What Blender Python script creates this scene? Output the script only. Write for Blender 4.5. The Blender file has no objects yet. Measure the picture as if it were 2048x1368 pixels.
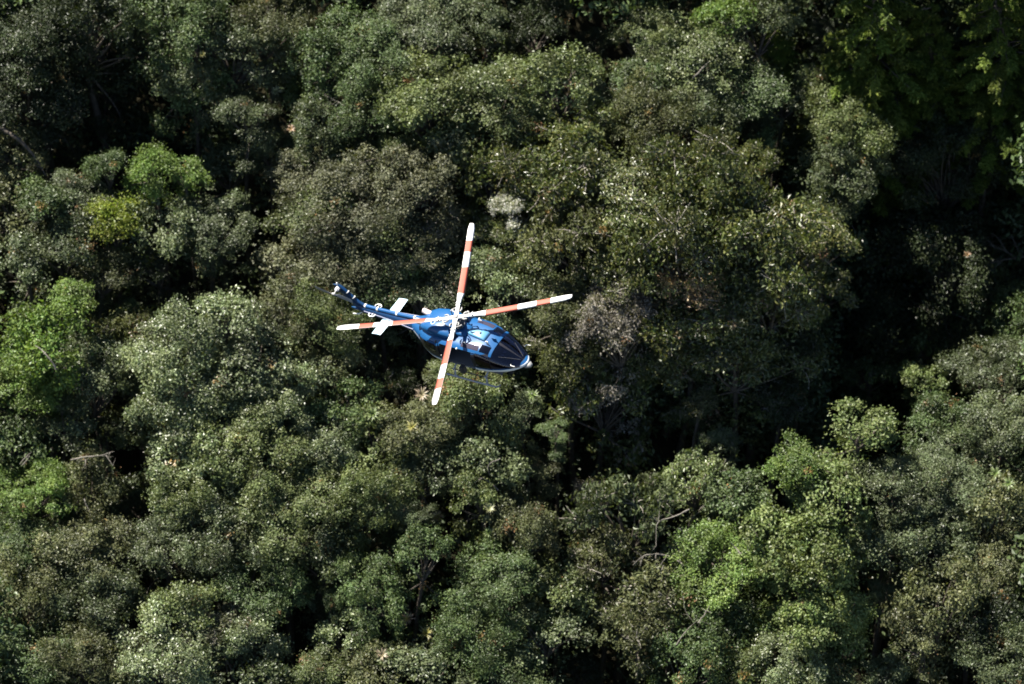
import bpy, bmesh, math, random
import numpy as np
from mathutils import Vector, Matrix

# ------------------------------------------------------------------ camera
sc = bpy.context.scene
COL = sc.collection
PITCH = math.radians(42.0)          # camera looks down by this much
SLOPE = math.radians(30.0)          # forest hillside rises away from the camera
HELI_D = 240.0
FPX = 35.9 * HELI_D                 # focal length in pixels of a 2048 px wide frame
CANOPY_D = 272.0
FWD = Vector((0, math.cos(PITCH), -math.sin(PITCH)))
RIGHT = Vector((1, 0, 0))
UP = Vector((0, math.sin(PITCH), math.cos(PITCH)))
CAM = -FWD * CANOPY_D               # the middle of the canopy is the world origin

cam_data = bpy.data.cameras.new('camera')
cam_data.sensor_width = 36.0
cam_data.lens = 36.0 * FPX / 2048.0
cam_data.clip_start = 1.0
cam_data.clip_end = 3000.0
cam = bpy.data.objects.new('camera', cam_data)
COL.objects.link(cam)
cam.location = CAM
cam_data.dof.use_dof = True
cam_data.dof.focus_distance = HELI_D
cam_data.dof.aperture_fstop = 0.24
cam.rotation_euler = (math.pi / 2 - PITCH, 0, 0)
sc.camera = cam

# ------------------------------------------------------------------ sky and sun
SUN_CAM = Vector((-0.49, 0.80, 0.33)).normalized()     # towards the sun: right, up, back
SUN = (RIGHT * SUN_CAM.x + UP * SUN_CAM.y - FWD * SUN_CAM.z).normalized()
sun_el = math.asin(SUN.z)
sun_az = math.atan2(SUN.x, SUN.y)
world = bpy.data.worlds.new('World')
sc.world = world
world.use_nodes = True
wn = world.node_tree.nodes
wl = world.node_tree.links
wn.clear()
sky = wn.new('ShaderNodeTexSky')
sky.sky_type = 'NISHITA'
sky.sun_disc = False
sky.sun_elevation = sun_el
sky.sun_rotation = sun_az
sky.altitude = 1500.0
bg = wn.new('ShaderNodeBackground')
bg.inputs['Strength'].default_value = 0.05
wo = wn.new('ShaderNodeOutputWorld')
wl.new(sky.outputs['Color'], bg.inputs['Color'])
wl.new(bg.outputs['Background'], wo.inputs['Surface'])

sd = bpy.data.lights.new('sun', 'SUN')
sd.energy = 5.0
sd.angle = math.radians(0.5)
sd.color = (1.0, 0.945, 0.85)
sun = bpy.data.objects.new('sun', sd)
COL.objects.link(sun)
sun.location = (0, 0, 120)
sun.rotation_euler = SUN.to_track_quat('Z', 'Y').to_euler()

sc.view_settings.view_transform = 'Standard'
sc.view_settings.look = 'None'
sc.view_settings.exposure = 2.15
sc.view_settings.gamma = 1.0
sc.view_settings.use_curve_mapping = False
sc.cycles.filter_width = 1.7
sc.cycles.max_bounces = 5
sc.cycles.diffuse_bounces = 2
sc.cycles.glossy_bounces = 2
sc.cycles.transmission_bounces = 3
sc.cycles.transparent_max_bounces = 6
sc.cycles.caustics_reflective = False
sc.cycles.caustics_refractive = False

TAN = math.tan(SLOPE)


def ray(px, py):
    return FWD + RIGHT * ((px - 1024.0) / FPX) + UP * ((684.0 - py) / FPX)


def canopy(px, py, h=0.0):
    """the point of the canopy surface, raised by h, that lies along a line of sight"""
    d = ray(px, py)
    t = (h - (CAM.z - TAN * CAM.y)) / (d.z - TAN * d.y)
    return CAM + d * t


# ridges and gullies of the hillside: where they show, half width, half height (px), rise or fall in metres
RELIEF_PX = [(330, 235, 170, 70, -13), (520, 420, 60, 125, -11), (300, 585, 120, 50, -6), (262, 880, 50, 115, -11), (115, 290, 85, 50, -6),
             (1890, 370, 230, 290, -17), (1755, 600, 110, 100, -9), (1330, 845, 75, 65, -10), (1530, 868, 100, 38, -9), (1240, 920, 90, 60, -7),
             (1110, 850, 50, 75, -5), (620, 1210, 75, 65, -6), (918, 1085, 52, 52, -6), (1170, 1280, 45, 85, -5), (1742, 1245, 55, 75, -6),
             (1180, 40, 105, 52, -7), (1605, 100, 52, 115, -6), (960, 108, 145, 22, -4), (1520, 270, 62, 52, -5), (10, 605, 45, 60, -5),
             (150, 85, 190, 70, 4.0), (450, 700, 150, 150, 3.0), (1330, 440, 260, 150, 3.5), (1440, 600, 210, 110, 3.5), (1640, 1010, 150, 190, 3.5), (1250, 715, 130, 70, 3.5), (970, 190, 210, 80, 3.0), (1690, 265, 75, 95, 4.0),
             (90, 690, 90, 110, 3.0), (300, 330, 90, 45, 3.0), (1880, 680, 85, 70, 3.0), (700, 430, 150, 80, 2.5), (330, 1300, 130, 70, 2.5),
             (850, 1120, 110, 60, 2.0), (1880, 1260, 120, 80, 2.5), (560, 980, 170, 80, 1.5)]
RELIEF = [(canopy(a, b), c / 31.7, d * 0.95 / 31.7, e) for a, b, c, d, e in RELIEF_PX]


def relief(x, y):
    z = 0.0
    for c, rx, ry, e in RELIEF:
        q = ((x - c.x) / rx) ** 2 + ((y - c.y) / ry) ** 2
        if q < 9:
            z += e * math.exp(-q)
    return max(z, -17.0)


def canopy_on(px, py, h=0.0):
    """the canopy point along a line of sight, on the ridges and gullies"""
    p = canopy(px, py, h)
    for _ in range(4):
        p = canopy(px, py, h + relief(p.x, p.y))
    return p


def ground_z(x, y):
    z = TAN * y - 14.0
    z += 1.3 * math.sin(x * 0.11 + 0.7) * math.cos(y * 0.13) + 0.7 * math.sin(x * 0.29 + y * 0.21)
    return z + 0.9 * relief(x, y)


# light gaps in the canopy, where one looks down to the dark floor
GAPS_PX = [(330, 245, 130, 60), (120, 300, 50, 35), (525, 395, 32, 65), (495, 545, 30, 38), (310, 590, 60, 34), (265, 885, 28, 75), (620, 1215, 48, 48),
           (915, 1088, 36, 40), (885, 1010, 28, 18), (1240, 905, 78, 52), (1335, 825, 42, 65), (1525, 862, 80, 30), (1745, 560, 85, 70),
           (1850, 430, 120, 120), (1940, 290, 105, 105), (1820, 190, 90, 55), (1180, 28, 62, 30), (1605, 105, 32, 75), (1800, 800, 38, 24),
           (1762, 1275, 32, 40), (14, 605, 28, 40), (960, 100, 110, 14), (1115, 985, 32, 34), (1112, 845, 34, 52), (1172, 1275, 26, 60),
           (722, 742, 26, 26), (820, 715, 52, 28), (1518, 272, 46, 36), (1735, 1235, 24, 50), (1670, 690, 60, 40), (205, 865, 36, 40), (1060, 680, 30, 30)]
GAPS = [(canopy(a, b, -5.0), c / 31.7, d / 31.7) for a, b, c, d in GAPS_PX]


def in_gap(x, y, grow=1.0):
    for c, rx, ry in GAPS:
        if ((x - c.x) / (rx * grow)) ** 2 + ((y - c.y) / (ry * 1.3 * grow)) ** 2 < 1:
            return True
    return False



# ------------------------------------------------------------------ materials
def new_mat(name):
    m = bpy.data.materials.new(name)
    m.use_nodes = True
    nt = m.node_tree
    for n in list(nt.nodes):
        nt.nodes.remove(n)
    return m, nt


def leaf_mat(name, dark, mid, light, dry=(0.16, 0.10, 0.04), dry_at=0.965, rough=0.45, transl=0.22, spec=0.26, patch=0.36):
    m, nt = new_mat(name)
    N, L = nt.nodes, nt.links
    at = N.new('ShaderNodeAttribute'); at.attribute_name = 'tint'
    lb = N.new('ShaderNodeAttribute'); lb.attribute_name = 'lobe'
    oi = N.new('ShaderNodeObjectInfo')
    rp = N.new('ShaderNodeValToRGB')
    rp.color_ramp.interpolation = 'LINEAR'
    e = rp.color_ramp.elements
    e[0].position = 0.0; e[0].color = (*dark, 1)
    e[1].position = 0.5; e[1].color = (*mid, 1)
    x = e.new(dry_at - 0.02); x.color = (*light, 1)
    x = e.new(min(dry_at, 0.999)); x.color = (*dry, 1)
    L.new(at.outputs['Fac'], rp.inputs['Fac'])
    # lobe to lobe and tree to tree differences in leaf colour
    hs = N.new('ShaderNodeHueSaturation')
    v = N.new('ShaderNodeMapRange')
    v.inputs['To Min'].default_value = 1.0 - patch
    v.inputs['To Max'].default_value = 1.0 + patch
    L.new(lb.outputs['Fac'], v.inputs['Value'])
    v2 = N.new('ShaderNodeMapRange')
    v2.inputs['To Min'].default_value = 0.86
    v2.inputs['To Max'].default_value = 1.16
    L.new(oi.outputs['Random'], v2.inputs['Value'])
    mu = N.new('ShaderNodeMath'); mu.operation = 'MULTIPLY'
    L.new(v.outputs['Result'], mu.inputs[0]); L.new(v2.outputs['Result'], mu.inputs[1])
    L.new(mu.outputs['Value'], hs.inputs['Value'])
    h = N.new('ShaderNodeMapRange')
    h.inputs['To Min'].default_value = 0.482
    h.inputs['To Max'].default_value = 0.514
    fr = N.new('ShaderNodeMath'); fr.operation = 'FRACT'
    m7 = N.new('ShaderNodeMath'); m7.operation = 'MULTIPLY'; m7.inputs[1].default_value = 7.31
    L.new(lb.outputs['Fac'], m7.inputs[0]); L.new(m7.outputs['Value'], fr.inputs[0])
    L.new(fr.outputs['Value'], h.inputs['Value'])
    L.new(h.outputs['Result'], hs.inputs['Hue'])
    L.new(rp.outputs['Color'], hs.inputs['Color'])
    pr = N.new('ShaderNodeBsdfPrincipled')
    L.new(hs.outputs['Color'], pr.inputs['Base Color'])
    pr.inputs['Roughness'].default_value = rough
    pr.inputs['Specular IOR Level'].default_value = spec
    tr = N.new('ShaderNodeBsdfTranslucent')
    tc = N.new('ShaderNodeMixRGB'); tc.blend_type = 'MULTIPLY'; tc.inputs['Fac'].default_value = 1.0
    tc.inputs['Color2'].default_value = (1.25, 1.3, 0.45, 1)
    L.new(hs.outputs['Color'], tc.inputs['Color1'])
    L.new(tc.outputs['Color'], tr.inputs['Color'])
    mx = N.new('ShaderNodeMixShader'); mx.inputs['Fac'].default_value = transl
    L.new(pr.outputs['BSDF'], mx.inputs[1]); L.new(tr.outputs['BSDF'], mx.inputs[2])
    out = N.new('ShaderNodeOutputMaterial')
    L.new(mx.outputs['Shader'], out.inputs['Surface'])
    return m


def noise_mat(name, c1, c2, scale=4.0, rough=0.8, bump=0.2, spec=0.3, detail=5.0):
    m, nt = new_mat(name)
    N, L = nt.nodes, nt.links
    co = N.new('ShaderNodeTexCoord')
    ns = N.new('ShaderNodeTexNoise'); ns.inputs['Scale'].default_value = scale; ns.inputs['Detail'].default_value = detail
    L.new(co.outputs['Object'], ns.inputs['Vector'])
    rp = N.new('ShaderNodeValToRGB')
    rp.color_ramp.elements[0].position = 0.3; rp.color_ramp.elements[0].color = (*c1, 1)
    rp.color_ramp.elements[1].position = 0.7; rp.color_ramp.elements[1].color = (*c2, 1)
    L.new(ns.outputs['Fac'], rp.inputs['Fac'])
    pr = N.new('ShaderNodeBsdfPrincipled')
    L.new(rp.outputs['Color'], pr.inputs['Base Color'])
    pr.inputs['Roughness'].default_value = rough
    pr.inputs['Specular IOR Level'].default_value = spec
    if bump > 0:
        bp = N.new('ShaderNodeBump'); bp.inputs['Strength'].default_value = bump
        L.new(ns.outputs['Fac'], bp.inputs['Height']); L.new(bp.outputs['Normal'], pr.inputs['Normal'])
    out = N.new('ShaderNodeOutputMaterial')
    L.new(pr.outputs['BSDF'], out.inputs['Surface'])
    return m


LEAF = {
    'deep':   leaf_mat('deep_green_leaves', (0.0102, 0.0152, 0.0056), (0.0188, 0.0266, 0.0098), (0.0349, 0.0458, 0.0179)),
    'grey':   leaf_mat('grey_green_leaves', (0.0361, 0.0467, 0.0205), (0.0589, 0.0741, 0.0339), (0.0973, 0.1174, 0.0558), rough=0.42, spec=0.3),
    'mid':    leaf_mat('mid_green_leaves', (0.0295, 0.0460, 0.0154), (0.0507, 0.0753, 0.0260), (0.0843, 0.1156, 0.0434)),
    'olive':  leaf_mat('olive_leaves', (0.0462, 0.0598, 0.0206), (0.0761, 0.0958, 0.0347), (0.1242, 0.1454, 0.0617), rough=0.4),
    'pale':   leaf_mat('pale_green_leaves', (0.0574, 0.0753, 0.0307), (0.0988, 0.1238, 0.0526), (0.1567, 0.1875, 0.0868), rough=0.4, spec=0.5),
    'lime':   leaf_mat('lime_leaves', (0.046, 0.076, 0.015), (0.072, 0.112, 0.024), (0.112, 0.160, 0.042), transl=0.28),
    'yellow': leaf_mat('yellow_lime_leaves', (0.070, 0.100, 0.012), (0.115, 0.145, 0.022), (0.180, 0.195, 0.042), transl=0.3),
    'rust':   leaf_mat('dark_glossy_leaves', (0.031, 0.043, 0.011), (0.061, 0.079, 0.020), (0.135, 0.132, 0.048), dry=(0.15, 0.10, 0.055), dry_at=0.93, rough=0.42, spec=0.55),
    'mauve':  leaf_mat('dry_mauve_leaves', (0.0441, 0.0474, 0.0253), (0.0705, 0.0745, 0.0405), (0.1117, 0.1146, 0.0662), dry=(0.13, 0.085, 0.045), dry_at=0.9, rough=0.5),
    'moss':   leaf_mat('brown_olive_leaves', (0.0386, 0.0447, 0.0182), (0.0625, 0.0697, 0.0285), (0.0974, 0.1039, 0.0451), dry=(0.16, 0.10, 0.04), dry_at=0.93),
    'vine':   leaf_mat('vine_leaves', (0.056, 0.080, 0.022), (0.094, 0.126, 0.040), (0.150, 0.180, 0.070), dry=(0.13, 0.085, 0.045), dry_at=0.88, transl=0.25),
    'fern':   leaf_mat('feathery_leaves', (0.040, 0.062, 0.008), (0.064, 0.092, 0.012), (0.100, 0.125, 0.022), rough=0.6, transl=0.3, spec=0.2),
    'blue':   leaf_mat('bluish_leaves', (0.0387, 0.0512, 0.0230), (0.0624, 0.0797, 0.0366), (0.0988, 0.1215, 0.0588), rough=0.42, spec=0.3),
    'silver': leaf_mat('silvery_dry_leaves', (0.10, 0.092, 0.075), (0.18, 0.165, 0.14), (0.32, 0.29, 0.25), dry=(0.22, 0.13, 0.06), dry_at=0.9, rough=0.45),
    'white':  leaf_mat('whitish_leaves', (0.22, 0.22, 0.19), (0.46, 0.45, 0.42), (0.70, 0.68, 0.65), dry=(0.05, 0.07, 0.02), dry_at=0.5, rough=0.5),
    'peach':  leaf_mat('peach_dry_leaves', (0.13, 0.10, 0.05), (0.24, 0.17, 0.09), (0.40, 0.29, 0.17), dry=(0.06, 0.08, 0.02), dry_at=0.72, rough=0.5),
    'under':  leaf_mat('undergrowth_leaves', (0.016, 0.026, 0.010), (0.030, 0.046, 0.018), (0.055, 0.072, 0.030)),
}
M_BARK = noise_mat('grey_bark', (0.045, 0.038, 0.03), (0.12, 0.105, 0.085), 3.0, 0.85, 0.4)
M_PALEBARK = noise_mat('pale_bark', (0.10, 0.088, 0.07), (0.25, 0.23, 0.20), 4.0, 0.8, 0.3)
M_DARKBARK = noise_mat('dark_bark', (0.03, 0.025, 0.02), (0.08, 0.065, 0.05), 3.0, 0.85, 0.4)
M_SOIL = noise_mat('leaf_litter', (0.010, 0.009, 0.005), (0.026, 0.023, 0.012), 0.9, 0.95, 0.6, 0.1, 8.0)


# ------------------------------------------------------------------ mesh helpers
def tag(o, label=None, cat=None, group=None, kind=None):
    if label: o['label'] = label
    if cat: o['category'] = cat
    if group: o['group'] = group
    if kind: o['kind'] = kind
    return o


def link(name, me, parent=None, mat=None):
    o = bpy.data.objects.new(name, me)
    COL.objects.link(o)
    if parent is not None:
        o.parent = parent
    if mat is not None:
        if me is not None and len(me.materials) == 0:
            me.materials.append(mat)
        else:
            o.material_slots[0].link = 'OBJECT'
            o.material_slots[0].material = mat
    return o


def empty(name, loc=(0, 0, 0), rz=0.0):
    o = bpy.data.objects.new(name, None)
    COL.objects.link(o)
    o.empty_display_size = 0.3
    o.location = loc
    o.rotation_euler = (0, 0, rz)
    return o


def np_mesh(name, verts, faces, attrs=None, smooth=False):
    """verts (n,3), faces (m,k) all with k corners, attrs {name: per-face floats}"""
    verts = np.asarray(verts, dtype=np.float32)
    faces = np.asarray(faces, dtype=np.int32)
    me = bpy.data.meshes.new(name)
    m, k = faces.shape
    me.vertices.add(len(verts)); me.vertices.foreach_set('co', verts.ravel())
    me.loops.add(m * k); me.loops.foreach_set('vertex_index', faces.ravel())
    me.polygons.add(m)
    me.polygons.foreach_set('loop_start', np.arange(0, m * k, k, dtype=np.int32))
    if attrs:
        for an, av in attrs.items():
            a = me.attributes.new(an, 'FLOAT', 'FACE')
            a.data.foreach_set('value', np.asarray(av, dtype=np.float32))
    me.polygons.foreach_set('use_smooth', np.full(m, smooth, dtype=bool))
    me.update(calc_edges=True)
    return me


def unit(a):
    return a / np.maximum(np.linalg.norm(a, axis=1, keepdims=True), 1e-9)


def leaves_to_mesh(name, P, Nn, L, W, tint, lobe, rng, D=None, droop=0.25):
    """pointed leaf blades, two triangles each, folded along the midrib"""
    n = len(P)
    Nn = unit(Nn)
    if D is None:
        D = rng.normal(size=(n, 3))
    D = D - Nn * np.sum(D * Nn, axis=1, keepdims=True)
    D = unit(D)
    S = np.cross(Nn, D)
    L = L[:, None]; W = W[:, None]
    base = P - D * L * 0.5
    tip = P + D * L * 0.5 - Nn * L * droop * 0.6
    fold = rng.uniform(0.05, 0.35, size=(n, 1))
    a = P + S * W * 0.5 - D * L * 0.05 + Nn * W * fold * 0.6
    b = P - S * W * 0.5 - D * L * 0.05 + Nn * W * fold * 0.6
    V = np.stack([base, a, tip, b], axis=1).reshape(-1, 3)
    i = np.arange(n)[:, None] * 4
    F = np.stack([i + np.array([[0, 2, 1]]), i + np.array([[0, 3, 2]])], axis=1).reshape(-1, 3)
    F = F[:, ::-1] if False else F
    return np_mesh(name, V, F, {'tint': np.repeat(tint, 2), 'lobe': np.repeat(lobe, 2)})


def tube_arrays(path, radii, sides=6):
    """rings along a path; returns verts, quads"""
    path = [Vector(p) for p in path]
    V, F = [], []
    ref = Vector((0.31, 0.17, 0.94))
    for k, p in enumerate(path):
        a = path[max(k - 1, 0)]; b = path[min(k + 1, len(path) - 1)]
        t = (b - a).normalized()
        u = t.cross(ref)
        if u.length < 1e-3:
            u = t.cross(Vector((1, 0, 0)))
        u.normalize(); w = t.cross(u)
        for s in range(sides):
            an = 2 * math.pi * s / sides
            V.append(p + (u * math.cos(an) + w * math.sin(an)) * radii[k])
    for k in range(len(path) - 1):
        for s in range(sides):
            s2 = (s + 1) % sides
            F.append((k * sides + s, k * sides + s2, (k + 1) * sides + s2, (k + 1) * sides + s))
    return V, F


class Tubes:
    def __init__(self):
        self.V, self.F = [], []

    def add(self, path, radii, sides=6):
        v, f = tube_arrays(path, radii, sides)
        o = len(self.V)
        self.V += [tuple(x) for x in v]
        self.F += [tuple(i + o for i in q) for q in f]

    def mesh(self, name):
        return np_mesh(name, np.array(self.V), np.array(self.F), smooth=True)


def bend(rnd, a, b, sag, steps=5, wob=0.12):
    a, b = Vector(a), Vector(b)
    ln = (b - a).length
    off = Vector((rnd.uniform(-1, 1), rnd.uniform(-1, 1), 0)) * ln * wob
    pts = []
    for i in range(steps + 1):
        t = i / steps
        w = 4 * t * (1 - t)
        pts.append(a.lerp(b, t) + (off + Vector((0, 0, sag * ln))) * w)
    return pts


# ------------------------------------------------------------------ crowns
FORM = {  # leaf length, width, leaves per clump, clump radius, droop
    's': dict(L=0.155, W=0.088, n=36, cr=0.38, droop=0.2, cl=42),
    'b': dict(L=0.19, W=0.118, n=30, cr=0.40, droop=0.3, cl=38),
    'l': dict(L=0.22, W=0.110, n=22, cr=0.44, droop=0.6, cl=36),
    'v': dict(L=0.18, W=0.120, n=28, cr=0.36, droop=0.3, cl=44),
}


def gen_crown(seed, R, form):
    rng = np.random.default_rng(seed)
    rnd = random.Random(seed)
    f = FORM[form]
    H = 0.70 * R
    nl = int(8 + 1.5 * R * R)
    lk = rng.uniform(0.78, 1.2)              # leaf size of this tree
    el = rng.uniform(0.86, 1.16)
    lobes = []
    tries = 0
    while len(lobes) < nl and tries < 5000:
        tries += 1
        a = rng.uniform(0, 2 * math.pi)
        rr = math.sqrt(rng.uniform(0, 1)) * 0.88 * R
        edge = 1 + 0.16 * math.sin(3 * a + seed) + 0.10 * math.sin(5 * a + 2.1 * seed)
        rr *= edge
        top = H * math.sqrt(max(0.0, 1 - min(1, rr / R) ** 2))
        # mostly on the dome, the rest hanging down the flank
        z = top * rng.uniform(0.45, 0.98) + 0.18 * R * math.sin(2.3 * a + rr * 1.3 + seed) if rng.random() < 0.66 else rng.uniform(-1.7, 0.3) * H
        if z < 0.3 * H and rr < 0.5 * R:
            continue
        lr = R * rng.uniform(0.13, 0.31) * (1.15 if z < 0 else 1.0)
        c = np.array([rr * math.cos(a) * el, rr * math.sin(a) / el, z])
        if any(np.linalg.norm(c - q) < 0.40 * (lr + r2) for q, r2 in lobes):
            continue
        lobes.append((c, lr))
    P, NN, T, LO = [], [], [], []
    br = Tubes()
    tw = Tubes()
    hub = Vector((0, 0, -0.75 * R))

    def add_clumps(cen, d, lv, k=1.0):
        for q, dd in zip(cen, d):
            n = max(3, int(f['n'] * rng.uniform(0.5, 1.4) * k / lk ** 1.6))
            cr = f['cr'] * rng.uniform(0.75, 1.3)
            g = rng.normal(size=(n, 3)) * cr * np.array([0.54, 0.54, 0.36])
            P.append(q + g)
            NN.append(dd * 0.75 + np.array([0, 0, 0.5]) + rng.normal(size=(n, 3)) * 0.62)
            cv = rng.uniform(-0.24, 0.24)
            t = np.clip(rng.uniform(0.05, 0.82, n) + cv, 0, 0.86)
            if rng.random() < 0.006:
                t[:] = 1.0
            T.append(t)
            LO.append(np.full(n, np.clip(lv + rng.uniform(-0.15, 0.15), 0, 1)))

    for c, lr in lobes:
        lv = rng.uniform(0, 1)
        ncl = max(6, int(f['cl'] * 0.86 * (lr / (0.25 * 4.9)) ** 2 * (4.9 / R) ** 0.5 + 4))
        d = unit(rng.normal(size=(ncl * 4, 3)))
        out = c - np.array([0, 0, -0.35 * R]); out = out / np.linalg.norm(out)
        d = d[(d @ out) > -0.3][:ncl]
        ax = rng.uniform(0.72, 1.35, 3); ax[2] = rng.uniform(0.55, 0.95)
        bump = 1 + 0.22 * np.sin(d[:, :1] * 5 + seed) * np.cos(d[:, 1:2] * 4 - seed)
        cen = c + d * lr * rng.uniform(0.62, 1.12, size=(len(d), 1)) * ax * bump
        if form == 'v':
            cen[:, 2] -= rng.uniform(0, 0.5, len(d)) * lr
        add_clumps(cen, d, lv)
        # the limb that carries this lobe and its twigs
        r0 = 0.04 + 0.016 * R
        pts = bend(rnd, hub, Vector(c), rnd.uniform(-0.02, 0.1))
        br.add(pts, [r0 * (1 - 0.8 * i / 5) for i in range(6)], 5)
        ntw = {'s': 2, 'b': 2, 'l': 11, 'v': 3}[form]
        for q, dd in list(zip(cen, d))[:ntw]:
            ext = rnd.uniform(1.1, 1.6) if form == 'l' else 1.0
            e = Vector(c) + (Vector(q) - Vector(c)) * ext
            (tw if form == 'l' else br).add(bend(rnd, Vector(c) * 0.97, e, rnd.uniform(-0.05, 0.15), 3), [0.034, 0.028, 0.021, 0.010], 4)
    # foliage between the lobes, a little below them
    nf = int(6.8 * R * R)
    a = rng.uniform(0, 2 * math.pi, nf); rr = np.sqrt(rng.uniform(0, 1, nf)) * 0.86 * R
    z = H * np.sqrt(1 - (rr / R) ** 2) * rng.uniform(0.45, 1.02, nf) + 0.17 * R * np.sin(a * 3 + rr * 1.9 + seed)
    cen = np.stack([rr * np.cos(a) * el, rr * np.sin(a) / el, z], axis=1)
    add_clumps(cen, unit(cen + np.array([0, 0, 0.6 * R])), rng.uniform(0.3, 0.7), 0.8)
    # climbers on the trunk below the crown
    ns = int(16 * R)
    a = rng.uniform(0, 2 * math.pi, ns); rr = R * rng.uniform(0.16, 0.5, ns)
    cen = np.stack([rr * np.cos(a), rr * np.sin(a), -R * rng.uniform(0.5, 2.5, ns)], axis=1)
    add_clumps(cen, unit(np.stack([np.cos(a), np.sin(a), 0 * a + 0.4], axis=1)), rng.uniform(0.2, 0.6), 0.9)
    P = np.concatenate(P); NN = np.concatenate(NN); T = np.concatenate(T); LO = np.concatenate(LO)
    n = len(P)
    s = rng.uniform(0.65, 1.25, n)
    D = None
    if form == 'l':
        D = rng.normal(size=(n, 3)) * 0.7 + np.array([0, 0, -0.7])
    me = leaves_to_mesh('crown_leaves', P, NN, f['L'] * s * lk, f['W'] * s * lk * rng.uniform(0.85, 1.15, n), T, LO, rng, D, f['droop'])
    return me, br.mesh('crown_limbs'), (tw.mesh('crown_twigs') if tw.V else None)


def gen_feather(seed, R):
    """layered boughs with hanging flat sprays"""
    rng = np.random.default_rng(seed)
    rnd = random.Random(seed)
    P, D, NN, T, LO = [], [], [], [], []
    br = Tubes()
    nb = int(46 + 10 * R)
    for k in range(nb):
        z = R * (1.3 - 3.6 * k / nb)
        a = k * 2.4 + rng.uniform(-0.3, 0.3)
        ln = R * min(1.05, 0.45 + 1.2 * k / nb) * rng.uniform(0.75, 1.15)
        dv = np.array([math.cos(a), math.sin(a), 0.12])
        start = np.array([0, 0, z])
        end = start + dv * ln + np.array([0, 0, -0.16 * ln])
        br.add(bend(rnd, start, end, 0.06, 4), [0.07, 0.06, 0.045, 0.03, 0.012], 5)
        lv = rng.uniform(0, 1)
        nsp = int(22 * ln)
        for j in range(nsp):
            t = rng.uniform(0.25, 1.0) ** 0.8
            side = rng.choice([-1, 1])
            sd = np.array([-math.sin(a), math.cos(a), 0]) * side
            p0 = start + (end - start) * t + np.array([0, 0, 0.24 * ln * t * (1 - t)])
            sl = rng.uniform(0.35, 0.8) * (1.15 - 0.5 * t)
            sdir = sd * 0.7 + dv * 0.6 + np.array([0, 0, -0.35]) + rng.normal(size=3) * 0.2
            sdir /= np.linalg.norm(sdir)
            n = 11
            u = rng.uniform(0, 1, n)
            P.append(p0 + sdir * sl * u[:, None] + rng.normal(size=(n, 3)) * 0.05 - np.array([0, 0, 0.18]) * (u[:, None] ** 2) * sl)
            D.append(sdir + rng.normal(size=(n, 3)) * 0.45)
            NN.append(np.array([0, 0, 1.0]) + rng.normal(size=(n, 3)) * 0.45)
            T.append(np.clip(rng.uniform(0.1, 0.93, n), 0, 0.93))
            LO.append(np.full(n, lv))
    br.add([(0, 0, -2.4 * R), (0.05, 0, 0.1 * R), (0, 0.03, 1.35 * R)], [0.16, 0.11, 0.03], 7)
    P = np.concatenate(P); D = np.concatenate(D); NN = np.concatenate(NN)
    T = np.concatenate(T); LO = np.concatenate(LO)
    n = len(P)
    s = rng.uniform(0.7, 1.3, n)
    me = leaves_to_mesh('crown_sprays', P, NN, 0.26 * s, 0.085 * s, T, LO, rng, D, 0.15)
    return me, br.mesh('crown_limbs'), None


SIZES = (2.1, 3.3, 4.9)
CROWNS = {}
sd0 = 11
for form in 'sblv':
    for si, R in enumerate(SIZES):
        nvar = 3 if si < 2 else 2
        CROWNS[(form, si)] = []
        for k in range(nvar):
            sd0 += 1
            CROWNS[(form, si)].append(gen_crown(sd0, R, form))
for si, R in enumerate(SIZES):
    CROWNS[('f', si)] = [gen_feather(900 + si, R)]

# ------------------------------------------------------------------ the hillside
def make_ground():
    xs = np.linspace(-260, 260, 131); ys = np.linspace(-300, 260, 141)
    V = [(x, y, ground_z(x, y)) for y in ys for x in xs]
    nx = len(xs)
    F = [(j * nx + i, j * nx + i + 1, (j + 1) * nx + i + 1, (j + 1) * nx + i) for j in range(len(ys) - 1) for i in range(nx - 1)]
    o = link('hillside', np_mesh('hillside', V, F, smooth=True), None, M_SOIL)
    tag(o, 'steep forest floor of dark leaf litter under the trees', 'hillside', kind='structure')


make_ground()


def make_undergrowth():
    rng = np.random.default_rng(5)
    P, NN, T, LO = [], [], [], []
    shade = canopy(1880, 380, -14.0); cleft = canopy(1400, 800, -8.0)
    for k in range(4300):
        x = rng.uniform(-44, 44); y = rng.uniform(-36, 40)
        if k >= 3700:
            x = cleft.x + rng.uniform(-9, 8); y = cleft.y + rng.uniform(-2, 7)
        elif k >= 3000:
            x = shade.x + rng.uniform(-10, 9); y = shade.y + rng.uniform(-9, 14)
        hgt = rng.uniform(1.0, 9.0); r = rng.uniform(0.9, 2.4)
        if k >= 3000:
            hgt = rng.uniform(5.0, 12.5) if k < 3700 else rng.uniform(3.0, 9.0)
        elif in_gap(x, y, 1.25):
            hgt = rng.uniform(0.4, 4.5)
        g = ground_z(x, y)
        n = int(30 + 30 * r)
        d = unit(rng.normal(size=(n, 3)))
        P.append(np.array([x, y, g + hgt]) + d * r * np.array([1, 1, 0.7]) * rng.uniform(0.6, 1, (n, 1)))
        NN.append(d * 0.5 + np.array([0, 0, 0.8]) + rng.normal(size=(n, 3)) * 0.6)
        T.append(rng.uniform(0.05, 0.93, n)); LO.append(np.full(n, rng.uniform(0, 1)))
    P = np.concatenate(P); NN = np.concatenate(NN); T = np.concatenate(T); LO = np.concatenate(LO)
    n = len(P); s = rng.uniform(0.7, 1.4, n)
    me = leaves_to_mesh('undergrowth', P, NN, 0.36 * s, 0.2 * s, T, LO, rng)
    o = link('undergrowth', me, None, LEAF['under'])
    tag(o, 'dark leafy undergrowth filling the gaps below the canopy', 'undergrowth', kind='stuff')


make_undergrowth()


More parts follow.
